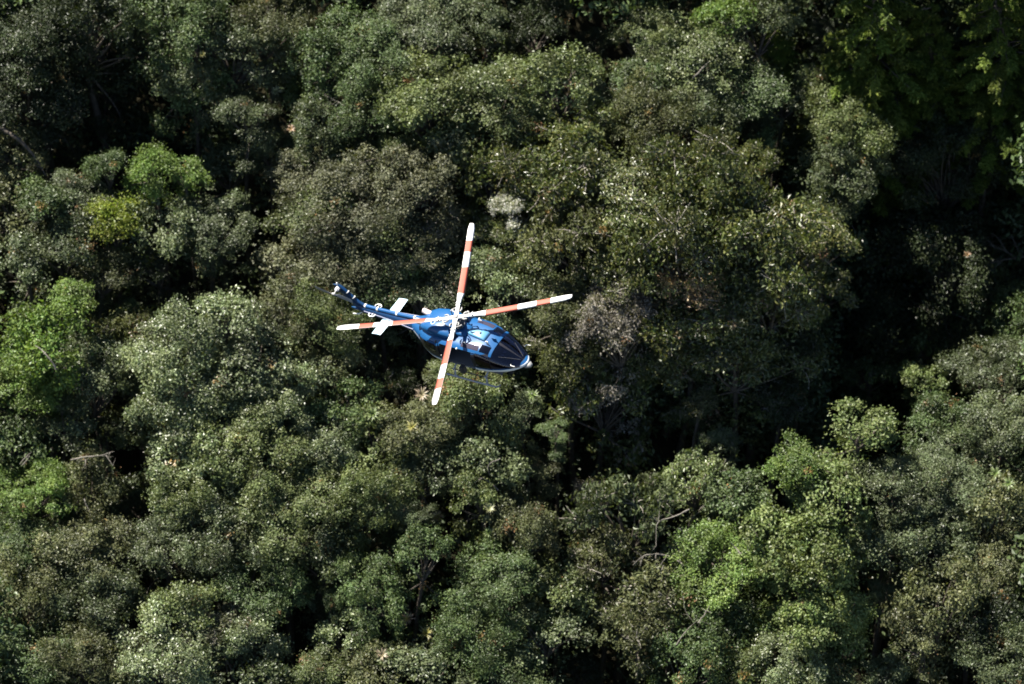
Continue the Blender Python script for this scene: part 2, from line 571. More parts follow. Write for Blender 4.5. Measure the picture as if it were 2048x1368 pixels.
def make_surrounding_forest():
    """the forest that goes on beyond the picture on all sides"""
    rng = np.random.default_rng(77)
    P, NN, T, LO = [], [], [], []
    spots = []
    for px in range(-700, 2800, 150):
        for py in range(-560, 1950, 130):
            qx = px + rng.uniform(-45, 45); qy = py + rng.uniform(-40, 40)
            if -75 < qx < 2123 and -60 < qy < 1440:
                continue
            spots.append((qx, qy))
    for qx, qy in spots:
        h = rng.uniform(-0.5, 1.5)
        tall = 1570 < qx < 2200 and -430 < qy < -40
        if tall:
            h = rng.uniform(5.0, 9.0)          # unseen tall trees, raised and thickened to shade the ravine
        c = canopy(qx, qy, h); R = rng.uniform(2.6, 4.2) + (0.8 if tall else 0)
        ncl = int((26 if tall else 13) * R * R)
        d = unit(rng.normal(size=(ncl * 2, 3))); d = d[d[:, 2] > -0.55][:ncl]
        cen = np.array(c) + d * R * np.array([1, 1, 0.8]) * (rng.uniform(0.8, 1.05, (len(d), 1)) + 0.12 * np.sin(d[:, :1] * 7) * np.cos(d[:, 1:2] * 6))
        for q, dd in zip(cen, d):
            n = 8
            P.append(q + rng.normal(size=(n, 3)) * np.array([0.3, 0.3, 0.22]))
            NN.append(dd * 0.7 + np.array([0, 0, 0.5]) + rng.normal(size=(n, 3)) * 0.6)
        m = 8 * len(cen)
        T.append(rng.uniform(0.1, 0.93, m)); LO.append(np.full(m, rng.uniform(0, 1)))
    P = np.concatenate(P); NN = np.concatenate(NN); T = np.concatenate(T); LO = np.concatenate(LO)
    n = len(P); s = rng.uniform(0.7, 1.3, n)
    me = leaves_to_mesh('surrounding_forest', P, NN, 0.42 * s, 0.25 * s, T, LO, rng)
    o = link('surrounding_forest', me, None, LEAF['mid'])
    tag(o, 'unbroken forest canopy going on beyond the edges of the picture', 'forest', kind='stuff')


make_surrounding_forest()

# ------------------------------------------------------------------ trees
# x, y: where the crown shows; r: half width (pixels of the 2048 frame); leaf colour, form, extra height in m, label
TREES = [
    # top left
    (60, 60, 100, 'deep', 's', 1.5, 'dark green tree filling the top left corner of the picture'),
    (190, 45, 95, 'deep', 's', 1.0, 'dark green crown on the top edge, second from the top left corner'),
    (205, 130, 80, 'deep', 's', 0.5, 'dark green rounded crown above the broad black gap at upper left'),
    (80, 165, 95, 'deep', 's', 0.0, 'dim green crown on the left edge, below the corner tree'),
    (35, 300, 75, 'moss', 's', 0.0, 'brownish dark crown on the left edge beside a thick dark limb'),
    (375, 60, 80, 'mid', 's', 1.0, 'mid green crown near the top edge beside the orange-brown foliage hollow'),
    (340, 15, 45, 'moss', 'b', -1.5, 'small brown crown half hidden at the top edge in shade'),
    (385, 155, 70, 'grey', 's', 0.0, 'grey-green crown carrying two small yellow rosettes'),
    (475, 95, 75, 'grey', 's', 0.8, 'grey leafy crown right of the mid green top edge crown'),
    (545, 35, 80, 'moss', 's', 1.4, 'olive brown crown on the top edge, left of the tall green column'),
    (500, 225, 85, 'grey', 's', 0.6, 'grey-green crown above the orange star rosette'),
    (545, 300, 38, 'grey', 's', -0.5, 'small grey crown hanging over the narrow black gap'),
    (450, 335, 75, 'grey', 's', 1.0, 'tall grey-green crown right of the bright lime crown'),
    # left, lime group
    (305, 330, 72, 'lime', 'b', 1.6, 'bright lime broadleaf crown standing out against the black gap'),
    (215, 335, 42, 'mid', 'b', 0.6, 'green crown touching the bright lime one on its shaded side'),
    (375, 345, 34, 'lime', 'b', 0.4, 'little lime crown beside the bright lime broadleaf crown'),
    (230, 440, 55, 'yellow', 'b', 0.6, 'yellow lime crown below the bright lime broadleaf crown'),
    (160, 385, 45, 'grey', 's', 0.4, 'small grey-green crown at the left foot of the lime trees'),
    (95, 405, 50, 'mid', 'b', 0.0, 'green crown with lime tips near the left edge, above the grey pair'),
    (330, 435, 62, 'grey', 's', 0.0, 'grey crown right of the yellow lime crown'),
    (430, 455, 85, 'grey', 's', 0.4, 'broad grey-green crown left of the vertical black cleft'),
    (55, 520, 75, 'blue', 's', 0.4, 'bluish grey crown on the left edge'),
    (130, 490, 60, 'grey', 's', -0.4, 'grey-green crown between the yellow crown and the bluish edge crown'),
    (20, 420, 55, 'moss', 's', -0.8, 'brown-green crown cut by the left edge below the thick limb'),
    (310, 530, 75, 'deep', 's', -1.5, 'dark shaded crown below the grey crown, left of the cleft'),
    (205, 545, 55, 'moss', 's', -1.0, 'dark brownish crown above the tall lime tree'),
    (145, 590, 38, 'lime', 'b', 1.0, 'narrow lime spire rising above the tall lime tree'),
    (85, 680, 95, 'lime', 'b', 1.8, 'tall lime green tree with sunlit flank near the left edge'),
    (30, 770, 70, 'lime', 'b', 0.8, 'lime olive crown on the left edge under the tall lime tree'),
    (255, 620, 42, 'mid', 'b', 0.0, 'small green crown with reddish lower leaves between lime tree and pale giant'),
    (255, 680, 60, 'moss', 'l', -0.8, 'dark reddish-brown crown left of the pale giant'),
    (195, 745, 75, 'grey', 's', -0.8, 'dark grey crown right of the tall lime tree'),
    (125, 840, 48, 'blue', 's', 0.0, 'pale bluish-green column near the left edge'),
    (210, 850, 55, 'deep', 's', -2.2, 'dark crown deep beside the vertical black gap'),
    (35, 880, 62, 'mid', 'b', 0.2, 'green crown on the left edge above the deadwood'),
    # left middle, pale giant
    (460, 625, 92, 'pale', 'b', 1.8, 'pale green sunlit crown top of the giant left of the tail boom'),
    (360, 690, 82, 'pale', 'b', 1.2, 'pale green shoulder crown on the giant, left side'),
    (500, 720, 85, 'grey', 'b', 0.4, 'grey-green crown in the middle of the pale giant group'),
    (365, 800, 88, 'pale', 'b', 1.0, 'pale crown with bright flank right of the vertical black gap'),
    (455, 825, 75, 'olive', 'b', 0.6, 'yellowish olive crown below the pale giant'),
    (580, 610, 60, 'moss', 's', 0.6, 'brownish crown between the pale giant and the tail rotor'),
    (655, 640, 70, 'olive', 's', 0.9, 'dense olive crown just left of the tail boom'),
    (655, 725, 68, 'moss', 's', 0.2, 'olive brown crown below the dense olive crown'),
    (560, 790, 75, 'pale', 's', 0.2, 'pale grey-green crown below the middle of the giant group'),
    (390, 905, 80, 'pale', 'b', 0.6, 'pale crown with a few yellow leaves low beside the black gap'),
    (500, 900, 75, 'olive', 's', 0.3, 'olive crown right of the pale crown with yellow leaves'),
    # dry band, centre left
    (600, 345, 48, 'mauve', 's', 0.2, 'small mauve-brown crown right of the vertical black cleft'),
    (625, 430, 70, 'olive', 's', 0.8, 'olive crown on the edge of the cleft with a lime patch'),
    (710, 420, 95, 'mauve', 's', 1.0, 'dry mauve-brown crown at the middle of the brown band'),
    (835, 365, 80, 'mauve', 's', 0.8, 'dry pinkish brown crown below the big pale olive tree'),
    (595, 520, 68, 'mauve', 's', 0.5, 'dry brownish crown above the pale giant and right of the cleft'),
    (720, 520, 80, 'mauve', 's', 0.5, 'dry brown crown above the tail fin'),
    (770, 465, 62, 'olive', 's', 0.4, 'yellow-green crown within the dry brown band'),
    (850, 470, 75, 'mauve', 'l', 0.2, 'twiggy brown crown left of the upper rotor blade'),
    (755, 575, 62, 'mid', 's', 0.2, 'green crown just above the stabiliser'),
    (850, 570, 70, 'grey', 's', 0.0, 'grey-green crown between the upper blade and the stabiliser'),
    # top middle
    (650, 120, 72, 'mid', 's', 0.8, 'mid green crown left part of the tall green column'),
    (735, 95, 78, 'mid', 's', 1.6, 'green crown at the head of the tall green column near the top edge'),
    (735, 215, 75, 'mid', 's', 1.0, 'deep green crown at the foot of the tall green column'),
    (650, 255, 68, 'grey', 's', 0.3, 'grey-green crown left of the green column foot with bare twigs'),
    (700, 315, 52, 'grey', 's', -0.8, 'grey crown above the dry brown band'),
    (850, 55, 85, 'grey', 's', 0.6, 'grey-green crown on the top edge above the big pale olive tree'),
    (965, 45, 85, 'grey', 's', 0.2, 'dim grey crown on the top edge right of the grey-green one'),
    (1075, 50, 72, 'deep', 's', -0.5, 'dark crown on the top edge before the black gap'),
    (1185, 85, 60, 'deep', 's', 0.2, 'dark grey-green crown beside the black gap at top middle'),
    (860, 190, 92, 'olive', 'b', 1.8, 'pale olive crown forming the left half of the big olive tree'),
    (985, 200, 92, 'olive', 'b', 1.8, 'pale olive crown in the middle of the big olive tree'),
    (1110, 175, 80, 'olive', 'b', 1.2, 'pale olive crown forming the right end of the big olive tree'),
    (800, 300, 42, 'olive', 'b', 0.6, 'narrow pale olive crown trailing down from the big olive tree'),
    (920, 275, 62, 'olive', 'b', 0.4, 'olive crown at the lower edge of the big olive tree'),
    (1300, 70, 78, 'olive', 'b', 1.5, 'yellowish olive crown on the top edge right of the black gap'),
    (1390, 110, 82, 'olive', 'b', 1.4, 'yellow-green crown right of the yellowish top edge crown'),
    (1455, 35, 52, 'lime', 'b', 1.4, 'lime green crown on the top edge left of the grey crown'),
    (1515, 55, 48, 'grey', 's', 0.8, 'grey crown on the top edge beside the narrow feathery tree'),
    (1290, 165, 70, 'mid', 'b', 0.4, 'green crown below the yellowish top edge crown'),
    (1215, 215, 48, 'blue', 's', -0.2, 'small bluish-grey crown right of the big olive tree'),
    (1310, 245, 80, 'moss', 's', 0.8, 'olive brown crown left of the dark hollow above the big glossy tree'),
    (1400, 230, 68, 'grey', 's', 0.2, 'grey-green crown above the big glossy tree'),
    (1480, 175, 70, 'mid', 'b', 0.2, 'green crown below the lime top edge crown'),
    (1560, 195, 70, 'grey', 's', 0.6, 'grey silvery crown left of the leaning pale column'),
    (1515, 265, 60, 'deep', 's', -1.2, 'dark crown in the hollow beside the silvery crown'),
    # right, shaded ravine
    (1555, 70, 42, 'fern', 'f', 1.2, 'narrow feathery yellow-green tree at the top edge'),
    (1755, 40, 88, 'fern', 'f', 6.0, 'large feathery yellow-green tree hanging into the dark ravine'),
    (1715, 130, 45, 'fern', 'f', 4.0, 'feathery lower boughs below the large feathery tree'),
    (1860, 75, 40, 'fern', 'f', 3.0, 'small feathery tree between the two big feathery trees'),
    (2005, 30, 70, 'fern', 'f', 6.0, 'feathery yellow-green tree in the top right corner'),
    (1845, 325, 34, 'fern', 'f', -6.0, 'small feathery spray alone in the dark ravine'),
    (1810, 390, 34, 'fern', 'f', -6.0, 'feathery spray just below the lone small one in the ravine'),
    (1650, 195, 58, 'olive', 's', 0.8, 'olive crown at the head of the leaning pale column'),
    (1690, 260, 82, 'olive', 's', 1.2, 'sunlit olive crown of the leaning pale column left of the ravine'),
    (1690, 345, 70, 'grey', 's', 0.2, 'grey-green crown at the foot of the leaning pale column'),
    (1640, 405, 42, 'blue', 's', -0.4, 'small bluish crown right of the big glossy tree'),
    (1650, 60, 55, 'deep', 's', 0.0, 'dark crown deep between the two feathery trees at top'),
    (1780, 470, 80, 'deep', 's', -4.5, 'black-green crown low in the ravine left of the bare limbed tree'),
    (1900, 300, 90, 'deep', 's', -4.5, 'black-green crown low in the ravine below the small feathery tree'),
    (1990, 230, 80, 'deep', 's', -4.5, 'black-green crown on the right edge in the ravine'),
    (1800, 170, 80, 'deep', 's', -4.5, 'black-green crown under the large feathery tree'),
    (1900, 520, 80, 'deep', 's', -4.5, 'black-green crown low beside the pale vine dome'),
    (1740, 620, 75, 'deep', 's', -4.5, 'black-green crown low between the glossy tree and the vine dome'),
    # big glossy large-leaved tree, centre right
    (1000, 340, 85, 'rust', 'l', 0.8, 'dark glossy crown right of the pinkish dry crown'),
    (1140, 320, 95, 'rust', 'l', 1.4, 'dark glossy twiggy crown below the right end of the olive tree'),
    (1270, 380, 100, 'rust', 'l', 1.6, 'dark glossy twiggy crown in the upper middle of the big glossy tree'),
    (1410, 370, 95, 'rust', 'l', 1.4, 'glossy dark green crown above centre of the big glossy tree'),
    (1510, 330, 70, 'rust', 'l', 0.8, 'glossy green crown at the upper right of the big glossy tree'),
    (1150, 450, 90, 'moss', 'l', 1.0, 'glossy olive crown right of the upper rotor blade'),
    (1050, 480, 75, 'rust', 'l', 0.0, 'dark glossy crown between the upper blade and the olive glossy crown'),
    (1350, 490, 105, 'rust', 'l', 1.8, 'glossy dark crown at the centre of the big glossy tree'),
    (1490, 480, 100, 'rust', 'l', 1.4, 'glossy dark crown with pale twigs right of the big tree centre'),
    (1600, 470, 75, 'rust', 'l', 0.6, 'glossy green crown on the right flank of the big glossy tree'),
    (1640, 570, 75, 'rust', 'l', 0.2, 'shaded glossy crown on the right flank above the ravine'),
    (1530, 600, 95, 'rust', 'l', 0.6, 'shaded glossy crown below the right of the big tree centre'),
    (1420, 610, 90, 'rust', 'l', 0.6, 'shaded glossy crown below the big tree centre'),
    (1150, 600, 80, 'moss', 'l', 0.8, 'sunlit olive-brown crown behind the tip of the right blade'),
    (1250, 540, 72, 'rust', 'l', 0.2, 'dark glossy crown above the silvery dry patch'),
    (1020, 570, 62, 'pale', 's', 0.2, 'pale green crown between the upper and right blades'),
    (1600, 690, 82, 'deep', 'l', -0.6, 'dark green large-leaved crown low on the right of the glossy tree'),
    (1480, 710, 85, 'rust', 'l', -0.6, 'dim glossy crown above the black gap at centre right'),
    (1150, 705, 78, 'moss', 'l', 0.2, 'brown-olive crown just right of the nose'),
    (1330, 690, 70, 'rust', 'l', -0.8, 'dark glossy crown below the silvery dry patch'),
    (1200, 790, 68, 'rust', 'l', -1.6, 'dark crown in shade below and right of the nose'),
    (1400, 800, 58, 'moss', 'l', -1.0, 'brown crown with peach leaf tips above the small twiggy pale tree'),
    (1560, 790, 62, 'deep', 'l', -2.2, 'dark shaded crown left of the small bright sprays'),
    (1735, 745, 52, 'mid', 'l', -1.0, 'green sparse crown left of the pale vine dome'),
    # white, silver and peach dry patches: small crowns of their own
    (1020, 412, 27, 'white', 'l', 2.0, 'small crown of white leaves right of the upper blade tip'),
    (1235, 645, 72, 'silver', 'l', 1.6, 'silvery dry leafed crown right of the nose'),
    (1380, 565, 55, 'peach', 'l', 1.8, 'peach coloured dry crown on the big glossy tree'),
    (1310, 630, 45, 'peach', 'l', 1.6, 'small peach and olive crown right of the silvery crown'),
    # right edge and vine domes
    (1985, 575, 55, 'olive', 's', 0.6, 'olive crown below the bare limbed tree on the right edge'),
    (2025, 645, 60, 'mid', 's', 0.6, 'grey-green crown on the right edge beside the pale vine dome'),
    (1890, 665, 85, 'vine', 'v', 1.8, 'pale lime vine covered dome at right'),
    (1845, 755, 70, 'vine', 'v', 0.6, 'olive vine covered crown under the pale lime dome'),
    (1985, 745, 75, 'grey', 's', 0.4, 'grey-green crown right of the vine covered crown, near the right edge'),
    (1720, 850, 88, 'vine', 'v', 1.6, 'pale olive vine covered dome below the black gap at right'),
    (1880, 850, 80, 'mid', 's', 0.4, 'mid green crown right of the pale olive vine dome'),
    (2000, 850, 75, 'grey', 's', 0.0, 'grey crown on the right edge below the grey-green crown'),
    (1590, 925, 68, 'lime', 'b', 1.4, 'bright green crown left of the pale olive vine dome'),
    (1660, 975, 70, 'vine', 'v', 0.8, 'yellow-green vine crown below the pale olive vine dome'),
    (1790, 970, 75, 'grey', 's', 0.8, 'grey-green crown right of the yellow-green vine crown'),
    (1890, 960, 78, 'blue', 's', 0.8, 'bluish grey crown left of the two green rosettes'),
    (2000, 1020, 68, 'moss', 's', 0.2, 'olive yellow crown on the right edge below the green rosettes'),
    # lower right
    (1440, 885, 48, 'pale', 'l', 0.8, 'small twiggy pale tree above the lower black gap at centre right'),
    (1390, 960, 55, 'pale', 'l', 0.4, 'pale sparse crown with drooping leaves below the twiggy tree'),
    (1480, 985, 62, 'mid', 'b', 0.4, 'green crown between the pale sparse crown and the bright green one'),
    (1430, 1110, 78, 'lime', 'b', 1.2, 'glossy bright green crown right of the arching bare branch'),
    (1545, 1060, 62, 'vine', 'v', 0.6, 'vine crown left of the tall vine column'),
    (1620, 1120, 88, 'vine', 'v', 1.4, 'tall olive vine column at lower right'),
    (1620, 1230, 80, 'vine', 'v', 0.4, 'lower flank of olive vines under the tall vine column'),
    (1765, 1080, 58, 'grey', 's', 0.0, 'grey crown right of the tall vine column top'),
    (1765, 1190, 52, 'blue', 's', -0.4, 'pale bluish crown right of the vine column, above the black hole'),
    (1870, 1080, 78, 'grey', 's', 0.2, 'grey brown crown below the bluish grey crown'),
    (1980, 1130, 75, 'moss', 's', 0.2, 'brown olive crown with yellow leaves on the right edge'),
    (1880, 1190, 68, 'moss', 's', 0.0, 'dim olive crown left of the yellow spotted edge crown'),
    (1840, 1270, 82, 'moss', 's', 1.0, 'olive crown with yellow leaves above the bottom right corner'),
    (1950, 1240, 62, 'deep', 's', -0.8, 'dark crown in the gap above the bottom right corner crown'),
    (2005, 1320, 82, 'grey', 's', 1.0, 'grey crown in the bottom right corner'),
    (1770, 1345, 66, 'grey', 's', 0.4, 'grey-green crown on the bottom edge left of the corner crown'),
    (1580, 1325, 72, 'pale', 's', 0.8, 'pale green crown on the bottom edge below the vine column'),
    (1680, 1345, 50, 'olive', 's', 0.0, 'olive crown on the bottom edge under the black hole'),
    (1450, 1230, 62, 'mid', 'b', -0.2, 'green crown below the glossy bright green crown'),
    (1395, 1310, 75, 'mid', 'b', 0.8, 'mid green crown on the bottom edge right of the twiggy brown tree'),
    (1490, 1345, 58, 'olive', 'b', 0.4, 'pale olive crown on the bottom edge between two green crowns'),
    # lower middle
    (1250, 1020, 82, 'grey', 'l', 1.0, 'grey mauve crown of drooping leaves at lower centre'),
    (1180, 985, 52, 'silver', 'l', 0.6, 'pale silvery leafed crown left of the drooping grey crown'),
    (1200, 1110, 62, 'moss', 'l', -0.4, 'dark drooping crown below the grey mauve crown'),
    (1315, 1165, 62, 'moss', 'l', 0.4, 'olive brown crown under the arching bare branch'),
    (1265, 1250, 68, 'moss', 'l', 0.6, 'twiggy brown olive tree near the bottom edge'),
    (1080, 935, 72, 'moss', 's', 0.6, 'brown olive crown with dry top below the nose'),
    (985, 915, 58, 'grey', 's', 0.2, 'grey-green crown left of the brown olive crown with dry top'),
    (960, 985, 55, 'olive', 's', 0.8, 'olive crown beneath the bent bare limb'),
    (1050, 1055, 68, 'moss', 's', 0.2, 'brown olive crown right of the black pit'),
    (1130, 1175, 58, 'olive', 'b', 0.4, 'yellowish olive crown left of the narrow black gap at lower centre'),
    (1000, 1165, 78, 'mid', 's', 0.6, 'green crown below the black pit'),
    (1080, 1265, 72, 'grey', 's', 0.0, 'grey-green crown near the bottom edge, below the yellowish olive crown'),
    (960, 1275, 80, 'mid', 's', 0.4, 'green crown near the bottom edge right of the yellow rosettes'),
    (1160, 1340, 62, 'deep', 's', -0.8, 'dark crown on the bottom edge left of the twiggy brown tree'),
    (1010, 1345, 65, 'mid', 's', 0.2, 'mid green crown on the bottom edge at centre'),
    (870, 1330, 70, 'grey', 's', 0.4, 'grey-green crown on the bottom edge below the yellow rosettes'),
    (840, 1110, 85, 'mid', 's', 1.0, 'broad green crown left of the black pit'),
    (830, 1035, 55, 'blue', 's', 0.6, 'bluish green crown beside the pink and yellow rosette'),
    (745, 1185, 75, 'mid', 's', 0.4, 'green crown above the pink rosette at lower left of centre'),
    (700, 1270, 72, 'pale', 's', 0.6, 'pale green crown left of the yellow rosettes'),
    (760, 1345, 60, 'moss', 's', 0.2, 'brownish crown on the bottom edge left of centre'),
    (650, 1340, 55, 'olive', 's', 0.0, 'olive crown on the bottom edge right of the lower black gap'),
    # around the helicopter, below
    (690, 815, 78, 'mid', 's', 0.8, 'green crown below the stabiliser and left of the lower blade'),
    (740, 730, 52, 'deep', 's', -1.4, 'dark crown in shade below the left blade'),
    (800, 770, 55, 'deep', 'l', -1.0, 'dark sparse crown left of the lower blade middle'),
    (885, 745, 48, 'olive', 'b', 0.2, 'olive crown behind the lower blade and the skid'),
    (960, 800, 68, 'olive', 's', 0.5, 'olive green crown below the landing skid'),
    (860, 850, 70, 'moss', 's', 0.6, 'brown olive crown under the tip of the lower blade'),
    (765, 885, 68, 'olive', 's', 0.4, 'olive crown below the green star rosette'),
    (1045, 830, 58, 'grey', 's', 0.0, 'grey-green crown below the nose'),
    (940, 885, 55, 'deep', 's', -0.6, 'dark green crown above the bent bare limb'),
    (1110, 860, 52, 'mid', 's', -1.0, 'green crown in half shade right of the star rosette below the nose'),
    (850, 945, 70, 'grey', 's', 0.2, 'grey green crown above the bluish crown at lower centre'),
    (745, 985, 75, 'olive', 's', 0.4, 'olive green crown left of the bluish green crown'),
    (640, 890, 72, 'pale', 's', 0.4, 'pale grey-green crown left of the olive crown under the rosette'),
    (640, 985, 75, 'olive', 's', 0.2, 'olive brown crown left of lower centre'),
    # lower left
    (60, 970, 78, 'lime', 's', 0.6, 'lime olive crown on the left edge below the deadwood'),
    (170, 985, 62, 'moss', 's', 0.2, 'brown-green crown under the pale deadwood'),
    (285, 1000, 82, 'grey', 's', 1.0, 'grey olive crown below the foot of the black gap'),
    (385, 985, 72, 'olive', 's', 0.6, 'olive crown right of the grey olive crown below the gap'),
    (545, 1010, 85, 'olive', 's', 0.6, 'olive crown above the green shaded crown at lower left'),
    (455, 1075, 78, 'grey', 's', 0.4, 'grey-green crown left of the olive crown at lower left'),
    (335, 1090, 75, 'grey', 's', 0.2, 'grey-green crown above the small hole with yellow leaves'),
    (50, 1085, 70, 'mid', 's', 0.4, 'green crown on the left edge at lower left'),
    (170, 1080, 78, 'moss', 's', 0.2, 'brown olive crown right of the green left edge crown'),
    (60, 1190, 78, 'moss', 's', 0.0, 'dark brown-green crown on the left edge near the bottom'),
    (195, 1190, 78, 'grey', 's', 0.2, 'grey-green crown left of the small hole with yellow leaves'),
    (510, 1160, 85, 'mid', 's', 0.8, 'green crown left of the lower black gap'),
    (380, 1205, 62, 'olive', 's', 0.6, 'olive lime crown below the small hole with yellow leaves'),
    (440, 1250, 52, 'mauve', 'l', 0.2, 'dry twiggy brown crown at lower left'),
    (330, 1305, 85, 'pale', 's', 1.2, 'pale crown on the bottom edge at lower left'),
    (500, 1260, 58, 'pale', 's', 0.4, 'pale green crown right of the dry twiggy brown crown'),
    (470, 1340, 70, 'grey', 's', 0.2, 'grey-green crown on the bottom edge left of the lower black gap'),
    (185, 1310, 72, 'moss', 's', 0.4, 'olive brown crown on the bottom edge left of the pale crown'),
    (60, 1310, 80, 'mid', 's', 0.4, 'green crown in the bottom left corner'),
    (655, 1110, 62, 'grey', 's', 0.2, 'grey-green crown above the lower black gap'),
    (665, 1195, 45, 'mid', 's', -0.2, 'narrow green crown on the right side of the lower black gap'),
]

_cnt = {}


def plant_tree(i, t):
    px, py, r, col, form, h, label = t[:7]
    kind = t[7] if len(t) > 7 else None
    rnd = random.Random(1000 + i)
    p = canopy_on(px, py, h)
    depth = (p - CAM).dot(FWD)
    R = (1.5 if label.startswith('black-green') else 1.22) * r * depth / FPX
    # crowns end where a gap opens
    for gx, gy, gw, gh in GAPS_PX:
        dx, dy = px - gx, (py - gy) / 0.85
        dist = math.hypot(dx, dy)
        an = math.atan2(dy, dx)
        edge = 1.0 / math.sqrt((math.cos(an) / gw) ** 2 + (math.sin(an) / (gh / 0.85)) ** 2)
        room = (dist - 0.85 * edge) * depth / FPX
        if room < R and h > -5 and not label.startswith('black-green'):
            R = max(room, 0.52 * R)
    si = min(range(3), key=lambda k: abs(math.log(SIZES[k] / R)))
    vs = CROWNS[(form, si)]
    key = (form, si)
    _cnt[key] = _cnt.get(key, 0) + 1
    leaf_me, limb_me, twig_me = vs[_cnt[key] % len(vs)]
    s = R / SIZES[si]
    gz = ground_z(p.x, p.y) - 0.15
    cz = p.z - 0.25 * R
    nm = {'f': 'feathery_tree', 'v': 'vine_covered_tree', 'l': 'large_leaved_tree', 'b': 'broadleaf_tree', 's': 'forest_tree'}[form]
    root = empty(nm, (p.x, p.y, gz))
    tag(root, label, 'tree', 'trees of the forest canopy')
    rz = rnd.uniform(0, 2 * math.pi)
    sx = s * rnd.uniform(0.86, 1.22); sy = s * rnd.uniform(0.86, 1.22); sz = s * rnd.uniform(0.8, 1.4)
    c = link('crown', leaf_me, root, LEAF[col])
    if len(leaf_me.materials) and c.material_slots[0].material is not LEAF[col]:
        c.material_slots[0].link = 'OBJECT'; c.material_slots[0].material = LEAF[col]
    c.location = (0, 0, cz - gz); c.rotation_euler = (rnd.uniform(-.24, .24), rnd.uniform(-.24, .24), rz); c.scale = (sx, sy, sz)
    bm_ = M_DARKBARK
    b = link('limbs', limb_me, root, bm_)
    b.location = c.location; b.rotation_euler = c.rotation_euler; b.scale = c.scale
    if form == 'f':
        # the boughs go on down the trunk
        q = 1
        while cz - gz - q * 2.1 * R > 2.0 and q < 2:
            lo = link('lower_boughs', leaf_me, root, LEAF[col])
            lo.location = (0, 0, cz - gz - q * 2.1 * R); lo.rotation_euler = (0, 0, rz + 1.3 * q); lo.scale = (sx * (1 + 0.15 * q), sy * (1 + 0.15 * q), s)
            lo['kind'] = 'stuff'
            q += 1
    if twig_me is not None:
        w = link('twigs', twig_me, root, M_PALEBARK)
        w.location = c.location; w.rotation_euler = c.rotation_euler; w.scale = c.scale
    # trunk, from the ground into the fork of the crown
    top = Vector((0, 0, cz - gz)) + (c.rotation_euler.to_matrix() @ Vector((0, 0, -0.72 * SIZES[si] * sz)))
    foot = Vector((rnd.uniform(-.6, .6), rnd.uniform(-.6, .6), -0.2))
    if top.z < 0.8:
        top.z = 0.8
    tr = Tubes()
    r0 = 0.10 + 0.055 * R
    pts = bend(rnd, foot, top, 0.0, 6, 0.05)
    tr.add(pts, [r0 * (1.45 if k == 0 else 1.0 - 0.07 * k) for k in range(7)], 8)
    link('trunk', tr.mesh('trunk'), root, M_DARKBARK)
    for ch in root.children:
        if ch.name.split('.')[0] in ('crown', 'limbs', 'twigs'):
            ch['kind'] = 'stuff'
    return root


for i, t in enumerate(TREES):
    plant_tree(i, t)

# ------------------------------------------------------------------ plants and bare wood lodged in the canopy
bpy.context.view_layer.update()
_dg = bpy.context.evaluated_depsgraph_get()


def surface(px, py, nudge=0.0):
    """first foliage along a line of sight, so that things rest on the crowns that are there"""
    best = None
    for ox, oy in ((0, 0), (4, 0), (-4, 0), (0, 4), (0, -4), (7, 5), (-6, 6)):
        d = ray(px + ox, py + oy).normalized()
        ok, loc, nrm, idx, ob, mw = sc.ray_cast(_dg, CAM, d)
        if ok:
            t = (loc - CAM).dot(FWD)
            best = t if best is None else min(best, t)
    if best is None:
        best = (canopy(px, py) - CAM).dot(FWD)
    return CAM + ray(px, py) * (best - nudge)


def plant_mat(name, c0, c1):
    m, nt = new_mat(name)
    N, L = nt.nodes, nt.links
    co = N.new('ShaderNodeTexCoord'); sp = N.new('ShaderNodeSeparateXYZ'); L.new(co.outputs['Object'], sp.inputs['Vector'])
    oi = N.new('ShaderNodeObjectInfo')
    ad = N.new('ShaderNodeMath'); ad.operation = 'MULTIPLY_ADD'; ad.inputs[1].default_value = 0.5; L.new(oi.outputs['Random'], ad.inputs[0])
    L.new(sp.outputs['X'], ad.inputs[2])
    rp = N.new('ShaderNodeValToRGB'); rp.color_ramp.elements[0].color = (*c0, 1); rp.color_ramp.elements[1].color = (*c1, 1)
    rp.color_ramp.elements[0].position = 0.25; rp.color_ramp.elements[1].position = 1.1 if False else 1.0
    L.new(ad.outputs['Value'], rp.inputs['Fac'])
    pr = N.new('ShaderNodeBsdfPrincipled'); L.new(rp.outputs['Color'], pr.inputs['Base Color'])
    pr.inputs['Roughness'].default_value = 0.45
    out = N.new('ShaderNodeOutputMaterial'); L.new(pr.outputs['BSDF'], out.inputs['Surface'])
    return m


ROS = {'yellow': plant_mat('yellow_rosette', (0.15, 0.145, 0.025), (0.12, 0.11, 0.035)),
       'pink': plant_mat('pink_tipped_rosette', (0.19, 0.17, 0.03), (0.16, 0.10, 0.06)),
       'green': plant_mat('green_rosette', (0.055, 0.09, 0.015), (0.095, 0.125, 0.04)),
       'pale': plant_mat('pale_rosette', (0.12, 0.135, 0.045), (0.16, 0.16, 0.08)),
       'orange': plant_mat('orange_rosette', (0.15, 0.10, 0.035), (0.15, 0.085, 0.045)),
       'tan': plant_mat('tan_rosette', (0.15, 0.135, 0.065), (0.16, 0.12, 0.08))}


def strap_leaf():
    V, F = [], []
    n = 6
    for i in range(n + 1):
        t = i / n
        w = 0.055 * (1 - t ** 3) * (0.7 + 0.6 * math.sin(math.pi * min(1, t * 1.2)))
        z = 0.55 * t - 0.55 * t * t
        V += [(t, -w, z + 0.02), (t, 0, z), (t, w, z + 0.02)]
    for i in range(n):
        a = 3 * i
        F += [(a, a + 1, a + 4, a + 3), (a + 1, a + 2, a + 5, a + 4)]
    return np_mesh('strap_leaf', np.array(V), np.array(F), smooth=True)


LEAF_ME = strap_leaf()


